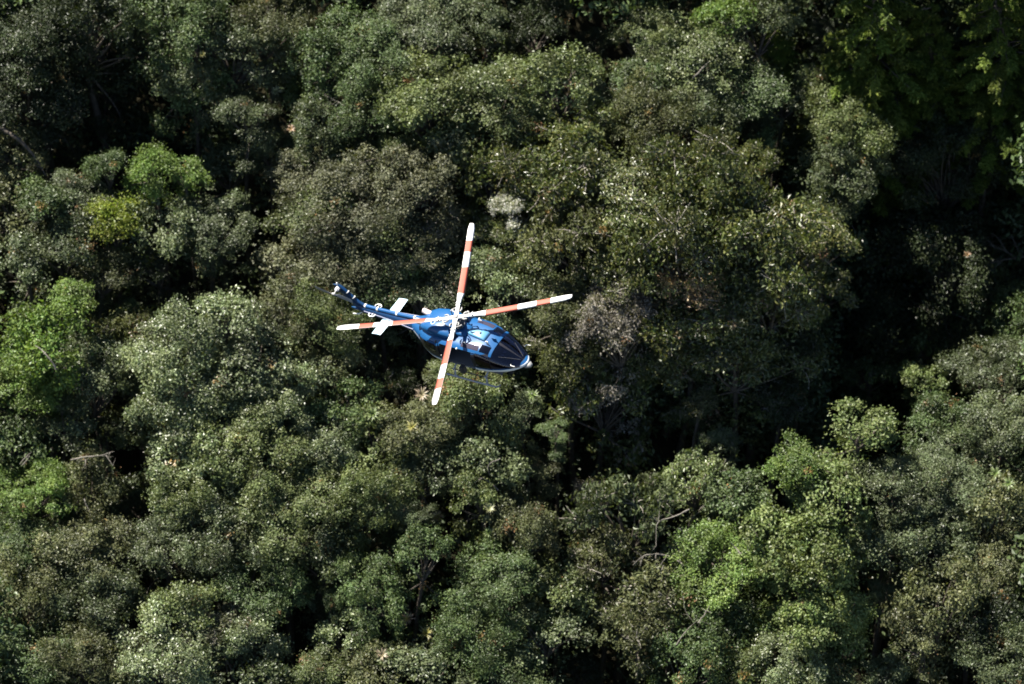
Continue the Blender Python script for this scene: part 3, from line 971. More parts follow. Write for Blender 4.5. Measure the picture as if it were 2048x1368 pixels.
def bromeliad(px, py, dia_px, col, label, seed, nleaf=26):
    rnd = random.Random(seed)
    p = surface(px, py, 0.18)
    root = empty('bromeliad', p)
    ax = (Vector((0, 0, 0.75)) - FWD * 0.65 + Vector((rnd.uniform(-.25, .25), 0, 0))).normalized()
    root.rotation_mode = 'QUATERNION'
    root.rotation_quaternion = ax.to_track_quat('Z', 'Y')
    tag(root, label, 'bromeliad', 'rosette plants perched in the canopy')
    s = 0.78 * dia_px / 31.7 / 2
    for k in range(nleaf):
        o = link('leaf', LEAF_ME, root, ROS[col])
        o.rotation_euler = (0, -rnd.uniform(0.05, 0.95) * (1 - 0.4 * (k % 3 == 0)), k * 2.4 + rnd.uniform(-.2, .2))
        q = s * rnd.uniform(0.8, 1.2)
        o.scale = (q, s * rnd.uniform(0.9, 1.2) * 0.9, q)


for k, a in enumerate([
    (875, 1034, 44, 'pink', 'yellow rosette with pink tips left of the black pit'),
    (912, 1088, 40, 'pale', 'ragged yellow-green rosette hanging over the black pit'),
    (978, 1018, 38, 'pale', 'pale green rosette right of the black pit, the upper of two'),
    (976, 1042, 40, 'pale', 'pale green rosette right of the black pit, the lower pale one'),
    (978, 1066, 38, 'green', 'green star rosette right of the black pit, below the pale ones'),
    (792, 690, 54, 'yellow', 'yellow-green rosette below the boom, above the lower left blade'),
    (746, 830, 46, 'green', 'green star rosette left of the lower blade tip'),
    (843, 790, 50, 'tan', 'tan rosette with pinkish leaves beside the lower blade tip'),
    (1066, 792, 44, 'green', 'green rosette in shade below the nose'),
    (825, 855, 46, 'yellow', 'olive yellow rosette below the lower blade tip'),
    (815, 1238, 46, 'pink', 'pink and yellow rosette near the bottom edge'),
    (852, 1268, 50, 'yellow', 'bright yellow-green rosette near the bottom edge'),
    (885, 1165, 34, 'yellow', 'small yellow rosette below the black pit'),
    (764, 1310, 40, 'tan', 'reddish tan rosette on the bottom left of centre'),
    (582, 258, 30, 'orange', 'orange star rosette beside the black cleft at upper left'),
    (552, 184, 38, 'pale', 'pale spiky rosette above the black cleft'),
    (405, 110, 26, 'yellow', 'small yellow rosette in the dark upper left canopy, the higher one'),
    (416, 164, 28, 'yellow', 'small yellow rosette in the dark upper left canopy, the lower one'),
    (1990, 948, 44, 'green', 'light green rosette near the right edge, the upper of two'),
    (2018, 968, 40, 'green', 'light green rosette near the right edge, the lower of two'),
    (1935, 510, 26, 'orange', 'small orange-brown rosette on the bare limbed tree'),
]):
    bromeliad(*a, seed=300 + k)


def bare_wood(name, label, runs, mat, r0, cat='branch', nudge=0.3, twigs=0, seed=0):
    """runs: lists of sight-line points; the wood lies just outside the foliage it grows from"""
    rnd = random.Random(4000 + seed)
    x0, y0 = runs[0][len(runs[0]) // 2]
    base = surface(x0, y0, nudge)
    dep = (base - CAM).dot(FWD)
    root = empty(name, base)
    tag(root, label, cat, 'bare wood in the canopy')
    for k, run in enumerate(runs):
        tb = Tubes()
        pts = []
        for i, (x, y) in enumerate(run):
            pts.append(CAM + ray(x, y) * (dep + 0.18 * math.sin(1.7 * i + k + seed) - 0.10 * (k > 0) * i) - base)
        # refine the run so that it curves
        fine = []
        for i in range(len(pts) - 1):
            a = pts[max(i - 1, 0)]; b = pts[i]; c = pts[i + 1]; d = pts[min(i + 2, len(pts) - 1)]
            for t in (0, 0.33, 0.66):
                fine.append(0.5 * ((2 * b) + (c - a) * t + (2 * a - 5 * b + 4 * c - d) * t * t + (3 * b - a - 3 * c + d) * t ** 3)
                            + Vector((rnd.uniform(-1, 1), rnd.uniform(-1, 1), rnd.uniform(-1, 1))) * 0.025)
        fine.append(pts[-1])
        rr = 0.8 * r0 if k == 0 else r0 * 0.5
        n = len(fine)
        tb.add(fine, [rr * (1 - 0.75 * i / (n - 1)) for i in range(n)], 7)
        for _ in range(twigs):
            i = rnd.randrange(n // 4, n)
            a = fine[i]
            e = a + (RIGHT * rnd.uniform(-1, 1) + UP * rnd.uniform(-0.9, 0.7) - FWD * rnd.uniform(-0.3, 0.5)) * rnd.uniform(0.35, 0.95)
            m = a.lerp(e, 0.5) + Vector((0, 0, rnd.uniform(0, 0.15)))
            tb.add([a, m, e], [rr * 0.32, rr * 0.22, rr * 0.08], 5)
        link('bough' if k == 0 else 'side_branch', tb.mesh('bough'), root, mat)


M_TWIG = noise_mat('weathered_wood', (0.06, 0.053, 0.043), (0.15, 0.135, 0.115), 4.0, 0.85, 0.3)
for k, (nm, lab, runs, mat, r0, tw) in enumerate([
    ('arching_branch', 'arching bare pale branch left of the glossy bright green crown', [[(1368, 1132), (1345, 1115), (1312, 1108), (1285, 1113), (1266, 1130)], [(1312, 1108), (1314, 1130), (1330, 1148), (1345, 1160)], [(1328, 1146), (1352, 1145)], [(1285, 1113), (1280, 1132)]], M_TWIG, 0.075, 6),
    ('bent_limb', 'bent bare grey limb above the black pit', [[(996, 980), (982, 968), (968, 957), (954, 962), (944, 970)], [(968, 957), (950, 955)]], M_TWIG, 0.08, 1),
    ('crooked_branch', 'crooked pale branch hanging above the bent limb', [[(1000, 918), (984, 924), (976, 934), (980, 952)]], M_TWIG, 0.05, 2),
    ('forked_branch', 'forked pale branch right of the drooping grey crown', [[(1378, 1018), (1348, 1034), (1318, 1043), (1312, 1066), (1312, 1092)], [(1314, 1043), (1306, 1034)], [(1317, 1043), (1319, 1016)]], M_TWIG, 0.06, 2),
    ('broken_branch', 'short whitish broken branch like a cross near the lower edge', [[(1396, 1246), (1406, 1234), (1413, 1222), (1424, 1226)], [(1413, 1222), (1420, 1210)], [(1413, 1222), (1402, 1216)]], M_TWIG, 0.06, 0),
    ('leaning_branch', 'long thin bare branch leaning from the lower centre', [[(1352, 1290), (1372, 1262), (1396, 1240)], [(1366, 1192), (1372, 1222), (1384, 1240)]], M_TWIG, 0.045, 3),
    ('bare_tree', 'bare limbed tree with reddish twigs on the right edge', [[(2070, 508), (2035, 516), (2005, 520), (1975, 528), (1950, 540)], [(2035, 516), (2005, 500), (1975, 490), (1950, 492)], [(2015, 505), (2000, 482), (1985, 466)], [(2005, 520), (1985, 540), (1968, 548)], [(2042, 514), (2030, 486), (2022, 468)], [(1990, 496), (1972, 478), (1962, 474)]], M_BARK, 0.13, 9),
    ('thick_limb', 'thick dark slanting limb on the left edge', [[(-14, 246), (12, 262), (36, 278), (58, 300), (78, 326), (92, 352)]], M_DARKBARK, 0.22, 1),
    ('fallen_deadwood', 'pale deadwood lying across the crowns at left', [[(142, 920), (172, 914), (200, 911), (228, 903)], [(170, 915), (172, 934)], [(212, 910), (226, 932)], [(45, 930), (60, 912)]], M_TWIG, 0.07, 5),
    ('lime_tree_limb', 'pale limb crossing the shaded flank of the tall lime tree', [[(112, 738), (100, 718), (84, 700), (70, 690)]], M_TWIG, 0.09, 0),
    ('bare_log', 'short pale bare log in the yellow-green crown at top', [[(1386, 156), (1402, 140), (1420, 122)]], M_TWIG, 0.08, 0),
    ('twig_fan', 'fan of bare grey twigs left of the green column foot', [[(690, 212), (668, 200), (648, 190)], [(680, 205), (662, 208), (648, 206)], [(688, 214), (676, 226), (664, 232)]], M_TWIG, 0.035, 4),
    ('dead_stub', 'pale slanting dead stub right of the glossy bright green crown', [[(1482, 1108), (1470, 1094), (1460, 1082)], [(1496, 1102), (1492, 1076)]], M_TWIG, 0.06, 0),
    ('bare_pole', 'pale bare pole leaning below the pale sparse crown', [[(1380, 1044), (1392, 1030), (1403, 1018)]], M_TWIG, 0.06, 0),
    ('hanging_stem', 'pale hanging stem at lower left', [[(168, 998), (172, 1008), (178, 1024)], [(172, 1008), (164, 998)]], M_TWIG, 0.05, 0),
    ('edge_stick', 'slanting pale stick on the left edge, below the deadwood', [[(40, 928), (52, 914), (64, 904)]], M_TWIG, 0.05, 0),
]):
    bare_wood(nm, lab, runs, mat, r0, twigs=tw, seed=k)


# ------------------------------------------------------------------ helicopter
# local frame: x to the nose, y to port, z up along the mast, origin at the rotor hub
def paint(name, col, rough=0.3, metal=0.0, coat=0.3, spec=0.5, dirt=0.12):
    m, nt = new_mat(name)
    N, L = nt.nodes, nt.links
    co = N.new('ShaderNodeTexCoord')
    ns = N.new('ShaderNodeTexNoise'); ns.inputs['Scale'].default_value = 3.5; ns.inputs['Detail'].default_value = 6
    L.new(co.outputs['Object'], ns.inputs['Vector'])
    mr = N.new('ShaderNodeMapRange'); mr.inputs['To Min'].default_value = 1 - dirt; mr.inputs['To Max'].default_value = 1 + dirt
    L.new(ns.outputs['Fac'], mr.inputs['Value'])
    hs = N.new('ShaderNodeHueSaturation'); hs.inputs['Color'].default_value = (*col, 1)
    L.new(mr.outputs['Result'], hs.inputs['Value'])
    pr = N.new('ShaderNodeBsdfPrincipled')
    L.new(hs.outputs['Color'], pr.inputs['Base Color'])
    pr.inputs['Roughness'].default_value = rough
    pr.inputs['Metallic'].default_value = metal
    pr.inputs['Coat Weight'].default_value = coat
    pr.inputs['Coat Roughness'].default_value = 0.12
    pr.inputs['Specular IOR Level'].default_value = spec
    out = N.new('ShaderNodeOutputMaterial'); L.new(pr.outputs['BSDF'], out.inputs['Surface'])
    return m


def livery_and_shade(name):
    """blue hull with a white belly line that climbs towards the tail and a thin white sweep above it, and black painted for the shaded side"""
    m, nt = new_mat(name)
    N, L = nt.nodes, nt.links
    co = N.new('ShaderNodeTexCoord')
    sp = N.new('ShaderNodeSeparateXYZ'); L.new(co.outputs['Object'], sp.inputs['Vector'])
    fc = N.new('ShaderNodeFloatCurve')            # height of the white belly edge against x
    nx = N.new('ShaderNodeMapRange'); nx.inputs['From Min'].default_value = -4.2; nx.inputs['From Max'].default_value = 4.2
    L.new(sp.outputs['X'], nx.inputs['Value']); L.new(nx.outputs['Result'], fc.inputs['Value'])
    c = fc.mapping.curves[0]
    pts = [(-4.2, -1.72), (-3.0, -1.98), (-1.8, -2.30), (-0.6, -2.36), (1.0, -2.36), (2.6, -2.35), (3.6, -2.36), (4.2, -2.36)]
    T = [((x + 4.2) / 8.4, (z + 3.0) / 2.0) for x, z in pts]
    c.points[0].location = T[0]; c.points[1].location = T[-1]
    for p in T[1:-1]:
        c.points.new(*p)
    fc.mapping.update()
    zz = N.new('ShaderNodeMath'); zz.operation = 'MULTIPLY_ADD'; zz.inputs[1].default_value = 2.0; zz.inputs[2].default_value = -3.0
    L.new(fc.outputs['Value'], zz.inputs[0])
    d = N.new('ShaderNodeMath'); d.operation = 'SUBTRACT'
    L.new(sp.outputs['Z'], d.inputs[0]); L.new(zz.outputs['Value'], d.inputs[1])
    lt = N.new('ShaderNodeMath'); lt.operation = 'LESS_THAN'; lt.inputs[1].default_value = 0.0
    L.new(d.outputs['Value'], lt.inputs[0])
    cp = N.new('ShaderNodeMath'); cp.operation = 'COMPARE'; cp.inputs[1].default_value = 0.36; cp.inputs[2].default_value = 0.035
    L.new(d.outputs['Value'], cp.inputs[0])
    aft = N.new('ShaderNodeMath'); aft.operation = 'LESS_THAN'; aft.inputs[1].default_value = -0.9
    L.new(sp.outputs['X'], aft.inputs[0])
    mu = N.new('ShaderNodeMath'); mu.operation = 'MULTIPLY'; L.new(cp.outputs['Value'], mu.inputs[0]); L.new(aft.outputs['Value'], mu.inputs[1])
    mxm = N.new('ShaderNodeMath'); mxm.operation = 'MAXIMUM'; L.new(lt.outputs['Value'], mxm.inputs[0]); L.new(mu.outputs['Value'], mxm.inputs[1])
    mix = N.new('ShaderNodeMixRGB')
    mix.inputs['Color1'].default_value = (*BLUE, 1); mix.inputs['Color2'].default_value = (0.62, 0.63, 0.62, 1)
    L.new(mxm.outputs['Value'], mix.inputs['Fac'])
    # black windscreen surrounds, and the shade of the cabin side painted in
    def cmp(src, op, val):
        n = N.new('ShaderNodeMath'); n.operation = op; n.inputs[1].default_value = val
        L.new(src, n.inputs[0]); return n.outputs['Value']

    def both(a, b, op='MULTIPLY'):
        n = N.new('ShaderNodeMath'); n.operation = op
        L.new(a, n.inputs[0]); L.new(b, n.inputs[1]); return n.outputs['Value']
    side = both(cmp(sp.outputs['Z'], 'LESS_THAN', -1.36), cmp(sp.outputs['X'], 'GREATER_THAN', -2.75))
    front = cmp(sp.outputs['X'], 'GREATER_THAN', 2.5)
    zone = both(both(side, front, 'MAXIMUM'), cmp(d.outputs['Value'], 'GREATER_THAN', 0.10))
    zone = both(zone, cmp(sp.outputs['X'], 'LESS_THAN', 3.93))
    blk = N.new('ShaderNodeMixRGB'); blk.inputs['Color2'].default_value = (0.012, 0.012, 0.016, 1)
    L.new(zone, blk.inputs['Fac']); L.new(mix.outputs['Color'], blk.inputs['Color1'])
    pr = N.new('ShaderNodeBsdfPrincipled')
    L.new(blk.outputs['Color'], pr.inputs['Base Color'])
    pr.inputs['Roughness'].default_value = 0.36
    pr.inputs['Specular IOR Level'].default_value = 0.25
    pr.inputs['Coat Weight'].default_value = 0.05; pr.inputs['Coat Roughness'].default_value = 0.1
    out = N.new('ShaderNodeOutputMaterial'); L.new(pr.outputs['BSDF'], out.inputs['Surface'])
    return m


BLUE = (0.006, 0.050, 0.140)
H_BLUE = paint('blue_paint', BLUE, 0.36, coat=0.05, spec=0.25)
H_SHADED = paint('shaded_blue_paint', (0.0035, 0.022, 0.066), 0.36, coat=0.05, spec=0.25)  # the same blue darkened, shade of boom and fin put into the colour
H_HULL = livery_and_shade('hull_livery_and_shade')
H_WHITE = paint('white_paint', (0.56, 0.555, 0.53), 0.45, coat=0.1, dirt=0.10)
H_PALE = paint('pale_blue_paint', (0.28, 0.40, 0.46), 0.4, dirt=0.06)
H_SUNLIT = paint('sunlit_blue_paint', (0.05, 0.16, 0.27), 0.45, coat=0.1, dirt=0.05)  # the same blue brightened, sunlit sheen of the roof fairing painted in
H_TRIM = paint('grey_blue_trim', (0.16, 0.17, 0.24), 0.5, coat=0.0)
H_RED = paint('orange_red_paint', (0.25, 0.064, 0.042), 0.6, coat=0.0, spec=0.2, dirt=0.08)
H_MAUVE = paint('grey_walkway', (0.022, 0.019, 0.033), 0.8, coat=0.0, spec=0.15, dirt=0.15)
H_STEEL = paint('hub_metal', (0.19, 0.187, 0.18), 0.5, 0.2, 0.0)
H_DARK = paint('dark_metal', (0.03, 0.03, 0.033), 0.5, 0.2, 0.0)
H_GREY = paint('grey_metal', (0.22, 0.23, 0.26), 0.45, 0.3, 0.0)
H_BURNT = paint('exhaust_metal', (0.48, 0.40, 0.38), 0.5, 0.3, 0.0)
H_INT = paint('cabin_lining', (0.05, 0.05, 0.055), 0.8, coat=0.0)
H_SEAT = paint('seat_fabric', (0.10, 0.10, 0.13), 0.9, coat=0.0)


def glass_mat():
    m, nt = new_mat('tinted_glass')
    N, L = nt.nodes, nt.links
    gl = N.new('ShaderNodeBsdfGlossy'); gl.inputs['Roughness'].default_value = 0.03; gl.inputs['Color'].default_value = (0.9, 0.9, 1, 1)
    tr = N.new('ShaderNodeBsdfTransparent'); tr.inputs['Color'].default_value = (0.46, 0.44, 0.55, 1)
    fr = N.new('ShaderNodeFresnel'); fr.inputs['IOR'].default_value = 1.5
    mx = N.new('ShaderNodeMixShader')
    L.new(fr.outputs['Fac'], mx.inputs['Fac']); L.new(tr.outputs['BSDF'], mx.inputs[1]); L.new(gl.outputs['BSDF'], mx.inputs[2])
    out = N.new('ShaderNodeOutputMaterial'); L.new(mx.outputs['Shader'], out.inputs['Surface'])
    return m


H_GLASS = glass_mat()
# attitude, from the rotor disc and the tail plane
AX = Vector((0.782, -0.205, 0.590)); AZ = Vector((-0.320, 0.677, 0.660))
AZ.normalize(); AY = AZ.cross(AX); AY.normalize(); AX = AY.cross(AZ)


def to_world(v):
    return RIGHT * v.x + UP * v.y - FWD * v.z


HUB = CAM + ray(912, 635) * HELI_D
heli = empty('helicopter')
rm = Matrix((to_world(AX), to_world(AY), to_world(AZ))).transposed().to_4x4()
heli.matrix_world = Matrix.Translation(HUB) @ rm
tag(heli, 'blue helicopter with four red and white banded rotor blades flying over the forest', 'helicopter')


def hpart(name, V, F, mat, parent=heli, smooth=True, sharp=40):
    me = bpy.data.meshes.new(name)
    me.from_pydata([tuple(v) for v in V], [], F)
    me.validate()
    bm = bmesh.new(); bm.from_mesh(me)
    bmesh.ops.remove_doubles(bm, verts=bm.verts, dist=1e-4)
    bmesh.ops.recalc_face_normals(bm, faces=bm.faces)
    for e in bm.edges:
        if len(e.link_faces) == 2 and e.calc_face_angle(0) > math.radians(sharp):
            e.smooth = False
    for f in bm.faces:
        f.smooth = smooth
    bm.to_mesh(me); bm.free()
    return link(name, me, parent, mat)


def hbox(name, lo, hi, mat, parent=heli, bev=0.02, rot=None, at=None, taper=None):
    bm = bmesh.new()
    bmesh.ops.create_cube(bm, size=1.0)
    for v in bm.verts:
        f = [(v.co[k] + 0.5) for k in range(3)]
        v.co = Vector([lo[k] + (hi[k] - lo[k]) * f[k] for k in range(3)])
    if taper:
        taper(bm)
    if bev > 0:
        bmesh.ops.bevel(bm, geom=list(bm.edges), offset=bev, segments=2, affect='EDGES')
    for f in bm.faces:
        f.smooth = False
    me = bpy.data.meshes.new(name); bm.to_mesh(me); bm.free()
    o = link(name, me, parent, mat)
    if rot is not None: o.rotation_euler = rot
    if at is not None: o.location = at
    return o


def htube(name, path, radii, mat, parent=heli, sides=10, cap=True):
    if not isinstance(radii, (list, tuple)):
        radii = [radii] * len(path)
    V, F = tube_arrays(path, radii, sides)
    if cap:
        F = list(F) + [tuple(range(sides))[::-1], tuple(range(len(V) - sides, len(V)))]
    return hpart(name, V, F, mat, parent)


ST = np.array([  # x, half width, bottom, top, squareness
    (-3.60, 0.42, -2.02, -1.12, 2.2), (-3.0, 0.72, -2.32, -1.06, 2.4), (-2.3, 1.06, -2.62, -1.02, 3.0), (-1.6, 1.24, -2.78, -1.0, 3.6),
    (-0.4, 1.31, -2.84, -1.0, 4.0), (0.6, 1.32, -2.85, -1.0, 4.0), (1.2, 1.32, -2.85, -1.02, 3.8), (1.8, 1.29, -2.85, -1.10, 3.4),
    (2.45, 1.19, -2.83, -1.33, 3.0), (3.0, 1.02, -2.79, -1.66, 2.7), (3.5, 0.76, -2.72, -2.00, 2.4), (3.85, 0.49, -2.63, -2.22, 2.2),
    (4.05, 0.25, -2.54, -2.34, 2.0), (4.12, 0.06, -2.46, -2.41, 2.0)])


def hermite(xs, ys, x):
    m = np.zeros(len(xs)); d = np.diff(ys) / np.diff(xs)
    for i in range(1, len(xs) - 1):
        m[i] = 0 if d[i - 1] * d[i] <= 0 else 2 * d[i - 1] * d[i] / (d[i - 1] + d[i])
    m[0] = d[0]; m[-1] = d[-1]
    i = int(np.clip(np.searchsorted(xs, x) - 1, 0, len(xs) - 2))
    h = xs[i + 1] - xs[i]; t = (x - xs[i]) / h
    return ((2 * t ** 3 - 3 * t ** 2 + 1) * ys[i] + (t ** 3 - 2 * t ** 2 + t) * h * m[i] + (-2 * t ** 3 + 3 * t ** 2) * ys[i + 1] + (t ** 3 - t ** 2) * h * m[i + 1])


def hull(x, th, off=0.0):
    """hull surface; th in degrees: 0 starboard beam, 90 top, 180 port beam, 270 keel"""
    w, zb, zt, n = [hermite(ST[:, 0], ST[:, k], x) for k in (1, 2, 3, 4)]
    a = math.radians(th)
    ca, sa = math.cos(a), math.sin(a)
    zc = zb + (zt - zb) * 0.40
    hh = (zt - zc) if sa >= 0 else (zc - zb)
    y = -(w + off) * math.copysign(abs(ca) ** (2 / n), ca)
    z = zc + (hh + off) * math.copysign(abs(sa) ** (2 / n), sa)
    return Vector((x, y, z))


# openings: x range, angle range
OPEN = [('windscreen', 2.50, 3.86, 10, 88), ('windscreen', 2.50, 3.86, 92, 170),
        ('roof_window', 1.80, 2.40, 52, 76), ('roof_window', 1.80, 2.40, 104, 128),
        ('crew_door_window', 1.55, 2.42, 0, 40), ('crew_door_window', 1.55, 2.42, 140, 180),
        ('cabin_window', -0.95, 1.30, 150, 176)]
DOORWAY = (-0.95, 1.30, -34, 38)          # the starboard sliding door stands open


def inside(x, th):
    for _, x0, x1, t0, t1 in OPEN:
        if x0 < x < x1 and t0 < th < t1:
            return True
    th2 = th - 360 if th > 180 else th
    return DOORWAY[0] < x < DOORWAY[1] and DOORWAY[2] < th2 < DOORWAY[3]


xs = sorted(set([round(v, 3) for v in np.linspace(-3.6, 3.9, 51)] + [3.98, 4.05, 4.09, 4.12] + [o[1] for o in OPEN] + [o[2] for o in OPEN] + [3.2]))
xs = [xs[0]] + [b for a, b in zip(xs, xs[1:]) if b - a > 0.025]
for q in [o[1] for o in OPEN] + [o[2] for o in OPEN]:
    k = min(range(len(xs)), key=lambda i: abs(xs[i] - q)); xs[k] = q
ths = sorted(set(list(range(0, 360, 6)) + [o[3] for o in OPEN] + [o[4] for o in OPEN] + [38, 326, 86, 94]) - {360})
V, F = [], []
nt_ = len(ths)
for x in xs:
    for th in ths:
        V.append(hull(x, th))
for i in range(len(xs) - 1):
    for j in range(nt_):
        j2 = (j + 1) % nt_
        tm = (ths[j] + (ths[j2] if j2 else 360)) / 2
        if not inside((xs[i] + xs[i + 1]) / 2, tm):
            F.append((i * nt_ + j, i * nt_ + j2, (i + 1) * nt_ + j2, (i + 1) * nt_ + j))
F.append(tuple(range(nt_))); F.append(tuple((len(xs) - 1) * nt_ + j for j in range(nt_))[::-1])
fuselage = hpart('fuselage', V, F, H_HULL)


def hull_patch(name, x0, x1, t0, t1, off, mat, parent=heli, nx=10, nth=10, thick=0.02, shape=None):
    V, F = [], []
    for s in (off, off - thick):
        for i in range(nx + 1):
            for j in range(nth + 1):
                u, v = i / nx, j / nth
                if shape: u, v = shape(u, v)
                V.append(hull(x0 + (x1 - x0) * u, t0 + (t1 - t0) * v, s))
    q = (nx + 1) * (nth + 1)
    for i in range(nx):
        for j in range(nth):
            a = i * (nth + 1) + j
            F.append((a, a + 1, a + nth + 2, a + nth + 1))
            F.append((q + a, q + a + nth + 1, q + a + nth + 2, q + a + 1))
    ring = [i * (nth + 1) for i in range(nx + 1)] + [nx * (nth + 1) + j for j in range(1, nth + 1)] + [i * (nth + 1) + nth for i in range(nx - 1, -1, -1)] + [j for j in range(nth - 1, 0, -1)]
    for k in range(len(ring)):
        a, b = ring[k], ring[(k + 1) % len(ring)]
        F.append((a, b, q + b, q + a))
    return hpart(name, V, F, mat, parent, sharp=60)


for nm, x0, x1, t0, t1 in OPEN:
    hull_patch(nm, x0 - 0.015, x1 + 0.015, t0 - 0.8, t1 + 0.8, 0.012, H_GLASS, thick=0.016)
# lip above the windscreen, its wipers and the wire cutter on the nose
hull_patch('windscreen_lip', 2.36, 2.50, 44, 136, 0.035, H_BLUE, nx=3, nth=26, thick=0.06)
for s in (-1, 1):
    p0 = hull(3.80, 90 + s * 12, 0.03); p1 = hull(2.85, 90 + s * 34, 0.03)
    htube('wiper', [p0, (p0 + p1) / 2 + Vector((0, 0, 0.02)), p1], [0.018, 0.014, 0.010], H_DARK, sides=6)
# sliding door pushed back along the starboard side, port door shut
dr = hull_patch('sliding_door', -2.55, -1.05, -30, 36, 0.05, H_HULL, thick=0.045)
hull_patch('door_window', -2.2, -1.3, 2, 30, 0.058, H_GLASS, dr, thick=0.012)
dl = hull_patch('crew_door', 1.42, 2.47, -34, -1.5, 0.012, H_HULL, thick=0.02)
hbox('door_handle', (1.52, -1.36, -2.06), (1.68, -1.33, -2.02), H_DARK, dl, 0.005)
# cabin interior
hbox('cabin_floor', (-1.2, -1.15, -2.62), (3.0, 1.15, -2.56), H_INT, bev=0)
hbox('rear_bulkhead', (-1.25, -1.15, -2.6), (-1.18, 1.15, -1.15), H_INT, bev=0)
pan = hbox('instrument_panel', (2.85, -0.62, -2.3), (3.0, 0.62, -1.83), H_DARK, bev=0.04)
hbox('glare_shield', (2.72, -0.66, -1.84), (3.12, 0.66, -1.80), H_DARK, pan, 0.015)
for k in range(4):
    hbox('map_sheet', (2.76, -0.52 + 0.27 * k, -1.797), (2.95, -0.36 + 0.27 * k, -1.790), H_WHITE, pan, 0)
hbox('centre_console', (1.7, -0.14, -2.56), (2.86, 0.14, -2.2), H_DARK, bev=0.03)
for yy in (-0.55, 0.55):
    st = hbox('seat', (1.55, yy - 0.25, -2.3), (2.05, yy + 0.25, -2.16), H_SEAT, bev=0.04)
    hbox('backrest', (1.42, yy - 0.25, -2.3), (1.56, yy + 0.25, -1.52), H_SEAT, st, 0.05)
    hbox('headrest', (1.44, yy - 0.13, -1.5), (1.55, yy + 0.13, -1.32), H_SEAT, st, 0.04)

# tail boom and fin
def loft(name, rows, mat, parent=heli, sides=20, n=2.2, sharp=50):
    """rows: x, y centre, z centre, half width, half height"""
    V, F = [], []
    for x, yc, zc, w, h in rows:
        for s in range(sides):
            a = 2 * math.pi * s / sides
            V.append((x, yc + w * math.copysign(abs(math.cos(a)) ** (2 / n), math.cos(a)), zc + h * math.copysign(abs(math.sin(a)) ** (2 / n), math.sin(a))))
    for i in range(len(rows) - 1):
        for s in range(sides):
            s2 = (s + 1) % sides
            F.append((i * sides + s, i * sides + s2, (i + 1) * sides + s2, (i + 1) * sides + s))
    F.append(tuple(range(sides))[::-1]); F.append(tuple((len(rows) - 1) * sides + s for s in range(sides)))
    return hpart(name, V, F, mat, parent, sharp=sharp)


boom = loft('tail_boom', [(-3.0, 0, -1.62, 0.56, 0.54), (-3.6, 0, -1.58, 0.43, 0.46), (-4.6, 0, -1.54, 0.32, 0.38), (-6.0, 0, -1.50, 0.24, 0.32), (-7.2, 0, -1.46, 0.21, 0.28), (-7.75, 0, -1.42, 0.15, 0.26)], H_SHADED)
hb_ = htube('drive_shaft_cover', [(-2.7, 0, -1.0), (-4.6, 0, -1.10), (-6.0, 0, -1.13), (-7.25, 0, -1.13)], [0.13, 0.12, 0.11, 0.10], H_BLUE, boom, 10)
for xx, zz in ((-3.4, -1.035), (-4.75, -1.102), (-6.2, -1.131), (-7.1, -1.131)):
    htube('cover_joint', [(xx - 0.05, 0, zz), (xx + 0.05, 0, zz)], 0.128, H_WHITE, boom, 10)
for s in (-1, 1):
    V = [(-3.4, s * 0.50, -1.46), (-5.2, s * 0.315, -1.41), (-7.2, s * 0.205, -1.38)]
    htube('boom_stripe', [(x, y + s * 0.004, z) for x, y, z in V], 0.025, H_TRIM, boom, 6)

def fin_shape():
    # outline in x, z: leading edge first; swept fin with a drive shaft cover along its leading edge
    le = [(-7.05, -1.35), (-7.5, -1.02), (-8.0, -0.48), (-8.42, 0.02), (-8.60, 0.22)]
    te = [(-7.85, -1.72), (-8.22, -1.25), (-8.62, -0.62), (-8.93, -0.12), (-9.02, 0.14)]
    th = [0.12, 0.10, 0.085, 0.07, 0.05]
    V, F = [], []
    m = 8
    for (x0, z0), (x1, z1), t in zip(le, te, th):
        prof = [(0, 0), (0.12, 0.75), (0.35, 1.0), (0.7, 0.6), (1.0, 0.08), (0.7, -0.6), (0.35, -1.0), (0.12, -0.75)]
        for u, v in prof:
            V.append((x0 + (x1 - x0) * u, v * t, z0 + (z1 - z0) * u))
    for i in range(len(le) - 1):
        for j in range(m):
            j2 = (j + 1) % m
            F.append((i * m + j, i * m + j2, (i + 1) * m + j2, (i + 1) * m + j))
    F.append(tuple(range(m))); F.append(tuple((len(le) - 1) * m + j for j in range(m)))
    return V, F


V, F = fin_shape()
fin = hpart('tail_fin', V, F, H_SHADED, sharp=70)
htube('fin_shaft_cover', [(-7.2, 0, -1.12), (-7.55, 0, -0.95), (-8.0, 0, -0.44), (-8.40, 0, 0.04), (-8.56, 0, 0.20)], [0.10, 0.105, 0.10, 0.11, 0.07], H_SHADED, fin, 10)
for t in (0.30, 0.62):
    a = Vector((-7.5, 0, -1.0)); b = Vector((-8.45, 0, 0.10))
    p = a.lerp(b, t); q = a.lerp(b, t + 0.04)
    htube('cover_joint', [p + Vector((0.03, 0, 0.03)), q + Vector((0.03, 0, 0.03))], 0.125, H_WHITE, fin, 10)
loft('tail_bumper', [(-7.7, 0, -1.62, 0.05, 0.09), (-8.15, 0, -1.60, 0.05, 0.10), (-8.35, 0, -1.58, 0.02, 0.06)], H_BLUE, fin, 10)
htube('tail_skid', [(-7.6, -0.02, -1.75), (-7.95, -0.05, -2.0), (-8.45, -0.05, -2.1)], [0.035, 0.035, 0.03], H_WHITE, fin, 8)
htube('anti_collision_light', [(-8.62, 0, 0.16), (-8.62, 0, 0.30), (-8.62, 0, 0.36)], [0.06, 0.06, 0.025], H_WHITE, fin, 10)
